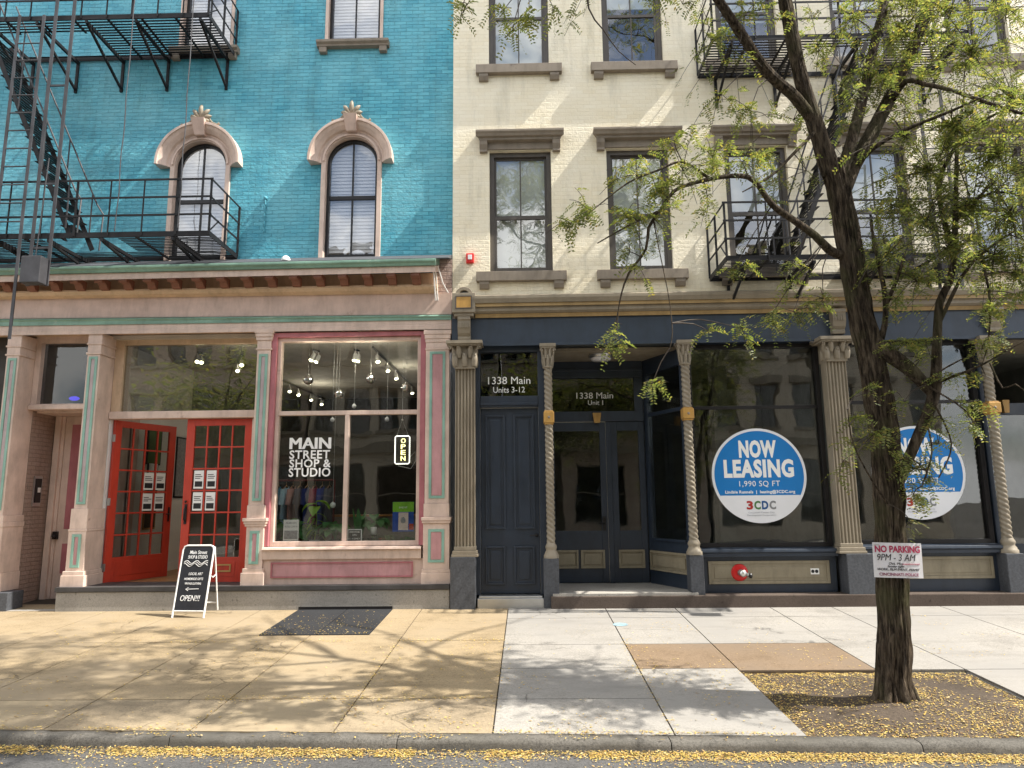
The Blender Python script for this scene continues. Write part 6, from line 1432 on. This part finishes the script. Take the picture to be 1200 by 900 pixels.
# clothes rail with garments on hangers
yr = 1.25; zr_ = Z(355, 563, yr); xa_, xb_ = X(322, 563, yr), X(392, 563, yr)
t = thing('clothes_rail', 'dark red steel clothes rail behind the left window pane', 'clothes rail', ((xa_ + xb_) / 2, yr, zfl))
M['drail'] = paint('dark_red_rail', (.12, .02, .02)); 
g = MB(); g.tube([(xa_, yr, zr_), (xb_, yr, zr_)], .018, 8); obj('rail', g, M['drail'], t)
for x in (xa_, xb_):
    g = MB(); g.tube([(x, yr, zr_), (x, yr, zfl + .04)], .018, 8); g.tube([(x, yr - .25, zfl + .02), (x, yr + .25, zfl + .02)], .018, 8); obj('stand', g, M['drail'], t)
def garment(x, rgb, label, w=.42, L=.62, k=0):
    nm = 'fabric_%d' % k; m = paint(nm, rgb, rough=.85, var=.2, bump=.3, bscale=200)
    c = Vector((x, yr, zr_)); r_ = random.Random(k)
    t = thing('hanging_shirt', label, 'shirt', (x, yr, zr_ - L - .1), 'garments on the clothes rail')
    g = MB(); nn, mm = 14, 10; vs = []
    for i in range(mm + 1):
        v = i / mm; half = w / 2 * (.30 + .70 * min(1, v * 4.)) * (1 - .05 * v); th = .035 + .02 * v
        for j in range(nn):
            a = 2 * math.pi * j / nn; fold = 1 + .18 * math.sin(a * 5 + k) * v
            vs.append((x + .012 * math.sin(v * 5 + k) + th * math.cos(a) * fold, yr + half * math.sin(a), zr_ - .09 - .06 * min(1, 1) * abs(math.sin(a)) * (1 if i == 0 else .8) - L * v))
    g.add(vs, [(i * nn + j, i * nn + (j + 1) % nn, (i + 1) * nn + (j + 1) % nn, (i + 1) * nn + j) for i in range(mm) for j in range(nn)], 0, True)
    for s in (-1, 1): g.tube([(x, yr + s * w * .42, zr_ - .16), (x + .01, yr + s * w * .55, zr_ - .32), (x + .0, yr + s * w * .56, zr_ - .42)], [.045, .05, .052], 10)
    obj('cloth', g, m, t)
    g = MB(); g.tube([(x, yr, zr_ + .02), (x, yr + .018, zr_ + .005), (x, yr, zr_ - .02), (x, yr, zr_ - .08)], .003, 5); g.tube([(x, yr - w * .4, zr_ - .15), (x, yr, zr_ - .08), (x, yr + w * .4, zr_ - .15)], .006, 6); obj('hanger', g, M['wood'], t)
for k, (fx, c, lab) in enumerate(((.07, (.03, .20, .30), 'teal shirt at the left end of the clothes rail'), (.20, (.35, .55, .70), 'pale blue shirt second along the clothes rail'), (.31, (.50, .28, .26), 'dusty pink shirt on the clothes rail'), (.43, (.05, .06, .10), 'charcoal shirt on the clothes rail left of the lime leaves'), (.55, (.03, .05, .22), 'navy shirt on the clothes rail behind the lime leaves'), (.68, (.30, .03, .08), 'crimson shirt on the clothes rail'), (.80, (.05, .07, .28), 'royal blue shirt on the clothes rail'), (.92, (.10, .10, .12), 'dark grey shirt at the right end of the clothes rail'))):
    garment(xa_ + (xb_ - xa_) * fx, c, lab, k=k)
# plants on the display shelf
M['pl1'] = leafmat('dark_plant_leaf', [(.04, .15, .045), (.06, .20, .06), (.09, .25, .07)], .25); M['pl2'] = leafmat('lime_plant_leaf', [(.20, .36, .03), (.26, .42, .05)], .3); M['pl3'] = leafmat('striped_plant_leaf', [(.05, .12, .03), (.18, .26, .10)], .25)
M['clay'] = paint('terracotta_pot', (.36, .13, .08), rough=.8); M['soilp'] = M['soil']; M['potw'] = paint('white_glazed_pot', (.6, .6, .57), rough=.3, bump=0); M['potd'] = paint('dark_glazed_pot', (.04, .05, .05), rough=.3, bump=0)
def blade(g, p0, d, L, W, droop, n=6, fold=.15, tipw=.05, seed=0):
    d = Vector(d).normalized(); h = Vector((d.x, d.y, 0)); h = h.normalized() if h.length > .01 else Vector((1, 0, 0)); s = Vector((-h.y, h.x, 0)); vs = []; p = Vector(p0); dirv = d.copy()
    for i in range(n + 1):
        t = i / n; w = W * math.sin(math.pi * min(.97, .12 + .86 * t)) if tipw < .5 else W
        vs += [p + s * w / 2 + Vector((0, 0, fold * w)), p, p - s * w / 2 + Vector((0, 0, fold * w))]
        dirv = (dirv + Vector((0, 0, -droop / n))).normalized(); p = p + dirv * L / n
    fs = []
    for i in range(n): a = 3 * i; fs += [(a, a + 1, a + 4, a + 3), (a + 1, a + 2, a + 5, a + 4)]
    g.add(vs, fs, 0, True)
def plant(label, px_, Y, kind, leafm, potm, seed, pr=.09, H=.5):
    rr = random.Random(seed); x = X(px_, 620, Y); z0 = zpl
    t = thing('potted_plant', label, 'plant', (x, Y, z0), 'potted plants on the window shelf'); ph = pr * 1.5
    g = MB(); g.lathe((x, Y, z0), [(pr * .7, 0), (pr, ph * .85), (pr * 1.08, ph * .86), (pr * 1.08, ph), (pr * .95, ph), (pr * .93, ph - .02), (0, ph - .02)], 20); obj('pot', g, M[potm], t)
    g = MB(); st_ = MB(); b = Vector((x, Y, z0 + ph - .01))
    if kind == 'broad':
        for k in range(22):
            a = k * 2.4 + seed; tilt = .25 + .5 * rr.random(); d = Vector((math.cos(a) * tilt, math.sin(a) * tilt * .6, 1)); L = H * rr.uniform(.5, 1.); p1 = b + d.normalized() * L; st_.tube([b, b + d.normalized() * L * .6 + Vector((0, 0, .03)), p1], .004, 5)
            blade(g, p1, (math.cos(a), math.sin(a) * .6 - .5, .1), .22 * rr.uniform(.7, 1.1), .17, 1.2, 6)
    elif kind == 'tall':
        tip = b + Vector((.01, 0, H)); st_.tube([b, (b + tip) / 2 + Vector((.02, 0, 0)), tip], [.009, .008, .006], 7)
        for k in range(5):
            a = k * 2.2 + .4; blade(g, tip + Vector((0, 0, -.04 * (k % 3))), (math.cos(a), math.sin(a) - .5, .35), .28, .19, 1.6, 6)
        for k in range(10):
            a = k * 2.1; q = b.lerp(tip, .15 + .06 * k); blade(g, q, (math.cos(a), math.sin(a), .4), .24, .05, 1.8, 6)
    elif kind == 'sword':
        for k in range(7): a = k * .95; blade(g, b + Vector((.03 * math.cos(a), .03 * math.sin(a), 0)), (math.cos(a) * .18, math.sin(a) * .18, 1), H * rr.uniform(.6, 1.), .10, .15, 6)
    else:
        for k in range(46): a = k * 2.4 + rr.random(); blade(g, b, (math.cos(a), math.sin(a) * .8, rr.uniform(.5, 1.4)), H * rr.uniform(.7, 1.2), .016, 2.2, 7)
    f = obj('foliage', g, M[leafm], t, fix=False)
    if st_.v: obj('stem', st_, M[leafm], f, fix=False)
plant('broad dark green plant at the left end of the window shelf', 333, 0.55, 'broad', 'pl1', 'potd', 1, H=.34)
plant('tall plant with lime leaves on a bare stem in the left pane', 369, 0.53, 'tall', 'pl2', 'potw', 2, pr=.08, H=.62)
plant('low bushy dark plant beside the tall lime one', 352, 0.65, 'broad', 'pl1', 'clay', 3, H=.26)
plant('bushy green plant next to the window mullion', 393, 0.55, 'broad', 'pl1', 'potd', 4, H=.30)
plant('plant with upright sword leaves right of the mullion', 421, 0.55, 'sword', 'pl1', 'potd', 5, H=.52)
plant('arching spider plant in a pink clay pot beside the poster', 451, 0.48, 'spider', 'pl3', 'clay', 6, pr=.10, H=.30)
plant('dark leafy plant half hidden behind the spider plant', 437, 0.71, 'broad', 'pl1', 'potd', 7, H=.42)
plant('trailing bushy plant in a clay pot low in the left pane corner', 345, 0.46, 'broad', 'pl1', 'clay', 8, H=.20)
plant('low fern like plant at the right end of the window shelf', 478, 0.50, 'spider', 'pl1', 'potd', 9, pr=.08, H=.24)
g = MB(); p = P(438, 622, .42); g.lathe((p.x, .42, p.z - .06), [(.035, 0), (.05, .01), (.05, .12), (.0, .12)], 16); tag(put(obj('candle_jar', g, M['potw']), (p.x, .42, p.z - .06)), 'small cream candle jar on a stand left of the spider plant', 'candle')
g = MB(); g.box(p.x - .07, p.x + .07, .36, .48, p.z - .075, p.z - .061); 
for sx in (-.06, .06):
    for sy in (.37, .47): g.tube([(p.x + sx, sy, p.z - .075), (p.x + sx, sy, zpl)], .006, 6)
tag(put(obj('wire_stand', g, M['black']), (p.x, .42, zpl)), 'small black wire stand under the cream candle jar', 'stand')
# pictures on the white side wall, seen through the open door
def picture(label, Yp, z, w, h, mats_):
    x = IX0 + .001; t = thing('wall_picture', label, 'picture', (x, Yp, z - h / 2), 'pictures on the white shop wall')
    g = MB(); g.box(x, x + .02, Yp - w / 2, Yp + w / 2, z - h / 2, z + h / 2); obj('frame', g, M[mats_[0]], t)
    g = MB(); g.box(x + .0205, x + .024, Yp - w / 2 + .03, Yp + w / 2 - .03, z - h / 2 + .03, z + h / 2 - .03); obj('print', g, M[mats_[1]], t)
picture('green leafy print high on the white wall inside the doorway', 1.9, 2.75, .5, .7, ('black', 'pl3')); picture('black framed white print on the wall inside the doorway', 1.9, 2.2, .36, .5, ('black', 'lettw')); picture('dark olive print lowest on the wall inside the doorway', 1.9, 1.6, .42, .75, ('wood', 'soilp'))
picture('dark tall print deeper in on the white wall', 3.0, 2.4, .5, 1.2, ('black', 'greyink'))
# shop counter in the dark middle of the shop
t = thing('shop_counter', 'plain pale shop counter standing deep inside the shop', 'counter', (-3.4, 5.2, zfl))
g = MB(); g.box(-4.5, -2.3, 4.9, 5.5, zfl, zfl + .95); obj('cabinet', g, M['roomgrey'], t, bevel=.01)
g = MB(); g.box(-4.55, -2.25, 4.85, 5.55, zfl + .951, zfl + .99); obj('counter_top', g, M['wood'], t, bevel=.005)
# ================================================================== ACROSS THE STREET (seen only in the glass)
M['obrick'] = brick('opposite_buff_brick', (.64, .55, .42), (.68, .60, .47), (.52, .45, .36), (.66, .58, .46)); M['obrick2'] = brick('opposite_brown_brick', (.42, .33, .26), (.47, .37, .29), (.36, .30, .25), (.44, .35, .28))
def across(x0, x1, H_, mat, label, nw):
    yb = -21.; t = thing('brick_building', label, 'building', ((x0 + x1) / 2, yb, -.3))
    holes = []; p_ = (x1 - x0) / nw
    for fl in range(2 if H_ < 11 else 3):
        for k in range(nw):
            c = x0 + p_ * (k + .5); z = 4.9 + fl * 3.3; holes.append([(c - .5, z), (c + .5, z), (c + .5, z + 2.), (c - .5, z + 2.)])
    for k in range(nw // 2): c = x0 + p_ * (2 * k + 1); holes.append([(c - p_ * .8, .5), (c + p_ * .8, .5), (c + p_ * .8, 3.4), (c - p_ * .8, 3.4)])
    o = shape2d('wall', [(x0, -.3), (x1, -.3), (x1, H_), (x0, H_)], holes, yb - .3, yb, M[mat], t)
    for h in holes:
        g = MB(); (a, b), (c, _), (_, d) = h[0], h[1], h[2]; g.frame(a, c, yb - .2, yb - .12, b, d, .07); g.box(a + .07, c - .07, yb - .19, yb - .14, (b + d) / 2 - .03, (b + d) / 2 + .03); w = obj('window', g, M['taupe'], t)
        g = MB(); g.box(a + .07, c - .07, yb - .18, yb - .175, b + .07, d - .07); obj('pane', g, M['glasst'], w)
        if d - b < 2.5: g = MB(); g.box(a - .15, c + .15, yb + .001, yb + .14, b - .14, b); g.box(a - .18, c + .18, yb + .001, yb + .16, d, d + .25); obj('sill', g, M['taupel'], w)
    g = MB(); g.box(x0, x1, yb - 6, yb - .301, -.3, H_ - .01); obj('body', g, M['roomdark'], t)
    g = MB(); g.box(x0, x1, yb + .001, yb + .45, H_ - .5, H_ + .1); g.box(x0, x1, yb + .001, yb + .3, 3.9, 4.3); obj('cornice', g, M['taupel'], t)
across(-19, -10.2, 10.2, 'obrick2', 'brown brick building across the street, mirrored in the glass', 6)
across(-10., -1.2, 11.6, 'obrick', 'buff brick building across the street, mirrored in the shop transom', 6)
across(-1.0, 8.2, 10.4, 'obrick2', 'plain brown brick building across the street opposite the navy shopfront', 6)
across(8.4, 19, 11.2, 'obrick', 'wide buff brick building across the street at the far end', 6)
g = MB(); g.add([(-60, -15.6, -.32), (60, -15.6, -.32), (60, -21., -.22), (-60, -21., -.22), (-60, -15.6, -.45), (60, -15.6, -.45)], [(0, 3, 2, 1), (0, 1, 5, 4)]); struct('far_sidewalk', g, M['swgrey'], fix=False)
def far_tree(x, y, H_, label, seed):
    rr = random.Random(seed); t = thing('street_tree', label, 'tree', (x, y, -.3)); g = MB()
    top = Vector((x, y, H_ * .55)); g.tube([(x, y, -.3), (x + .1, y, H_ * .3), top], [.22, .16, .12], 10)
    pts = []
    for k in range(9):
        a = k * 2.4; e = top + Vector((math.cos(a) * H_ * .25, math.sin(a) * H_ * .2, H_ * (.1 + .35 * rr.random()))); g.tube([top - Vector((0, 0, .6 * rr.random())), (top + e) / 2 + Vector((0, 0, .2)), e], [.07, .05, .015], 6); pts.append(e); pts.append((top + e) / 2)
    obj('trunk', g, M['bark'], t, fix=False)
    g = MB()
    for k in range(7500):
        c = rr.choice(pts) + Vector((rr.gauss(0, .75), rr.gauss(0, .75), rr.gauss(0, .55))); a = rr.random() * 6.28; d = Vector((math.cos(a), math.sin(a), rr.uniform(-.5, .5))) * .09; s = Vector((-d.y, d.x, rr.uniform(-.06, .06))) * .5
        g.add([c - d, c + s, c + d, c - s], [(0, 1, 2, 3)])
    obj('crown', g, M['leaf'], t, fix=False)
far_tree(5.2, -17.2, 8.2, 'green street tree on the far pavement, mirrored in the leasing windows', 3); far_tree(1.4, -16.9, 7.4, 'leafy street tree on the far pavement, mirrored in the vestibule doors', 9); far_tree(-13, -17.3, 7.6, 'green street tree on the far pavement towards the left end', 4)
# ================================================================== LIGHT
w = bpy.data.worlds.new('World'); scn.world = w; w.use_nodes = True; nt = w.node_tree
bg = nt.nodes['Background']
EL, AZ = R(53), R(8)          # sun 53 deg up, from the right, 3 deg in front of the facade plane
S = Vector((math.cos(EL) * math.cos(AZ), -math.cos(EL) * math.sin(AZ), math.sin(EL)))
sky = N(nt, 'TexSky', sky_type='NISHITA'); sky.sun_disc = False; sky.sun_elevation = EL
sky.sun_rotation = math.atan2(S.x, S.y)
sky.air_density = 1.; sky.dust_density = 1.5; sky.ozone_density = 1.
tc = N(nt, 'TexCoord'); mp = N(nt, 'Mapping'); mp.inputs['Scale'].default_value = (1, 1, 2.2); nt.links.new(tc.outputs['Generated'], mp.inputs[0])
cn = N(nt, 'TexNoise'); cn.inputs['Scale'].default_value = 2.3; cn.inputs['Detail'].default_value = 9; cn.inputs['Roughness'].default_value = .58; nt.links.new(mp.outputs[0], cn.inputs['Vector'])
cf = ramp(nt, cn.outputs['Fac'], [(.40, (0, 0, 0)), (.56, (1, 1, 1))])
CLOUD = 10.5
mx = N(nt, 'Mix', data_type='RGBA'); nt.links.new(cf, mx.inputs[0]); nt.links.new(sky.outputs[0], mx.inputs[6]); mx.inputs[7].default_value = (CLOUD, CLOUD * .99, CLOUD * .97, 1)
nt.links.new(mx.outputs[2], bg.inputs[0]); bg.inputs[1].default_value = .11
sun = bpy.data.lights.new('sun', 'SUN'); sun.energy = 5.; sun.angle = R(.53); sun.color = (1, .94, .84)
so = bpy.data.objects.new('sun', sun); COL.objects.link(so); so.rotation_euler = S.to_track_quat('Z', 'Y').to_euler()
vs_ = scn.view_settings; vs_.view_transform = 'Standard'; vs_.look = 'None'; vs_.exposure = 1.0; vs_.gamma = 1.; vs_.use_curve_mapping = False
cy = scn.cycles; cy.use_denoising = True
try: cy.denoiser = 'OPENIMAGEDENOISE'
except Exception: pass
cy.max_bounces = 10; cy.diffuse_bounces = 5; cy.glossy_bounces = 4; cy.transparent_max_bounces = 16; cy.transmission_bounces = 4
cy.caustics_reflective = False; cy.caustics_refractive = False; cy.sample_clamp_indirect = 6.
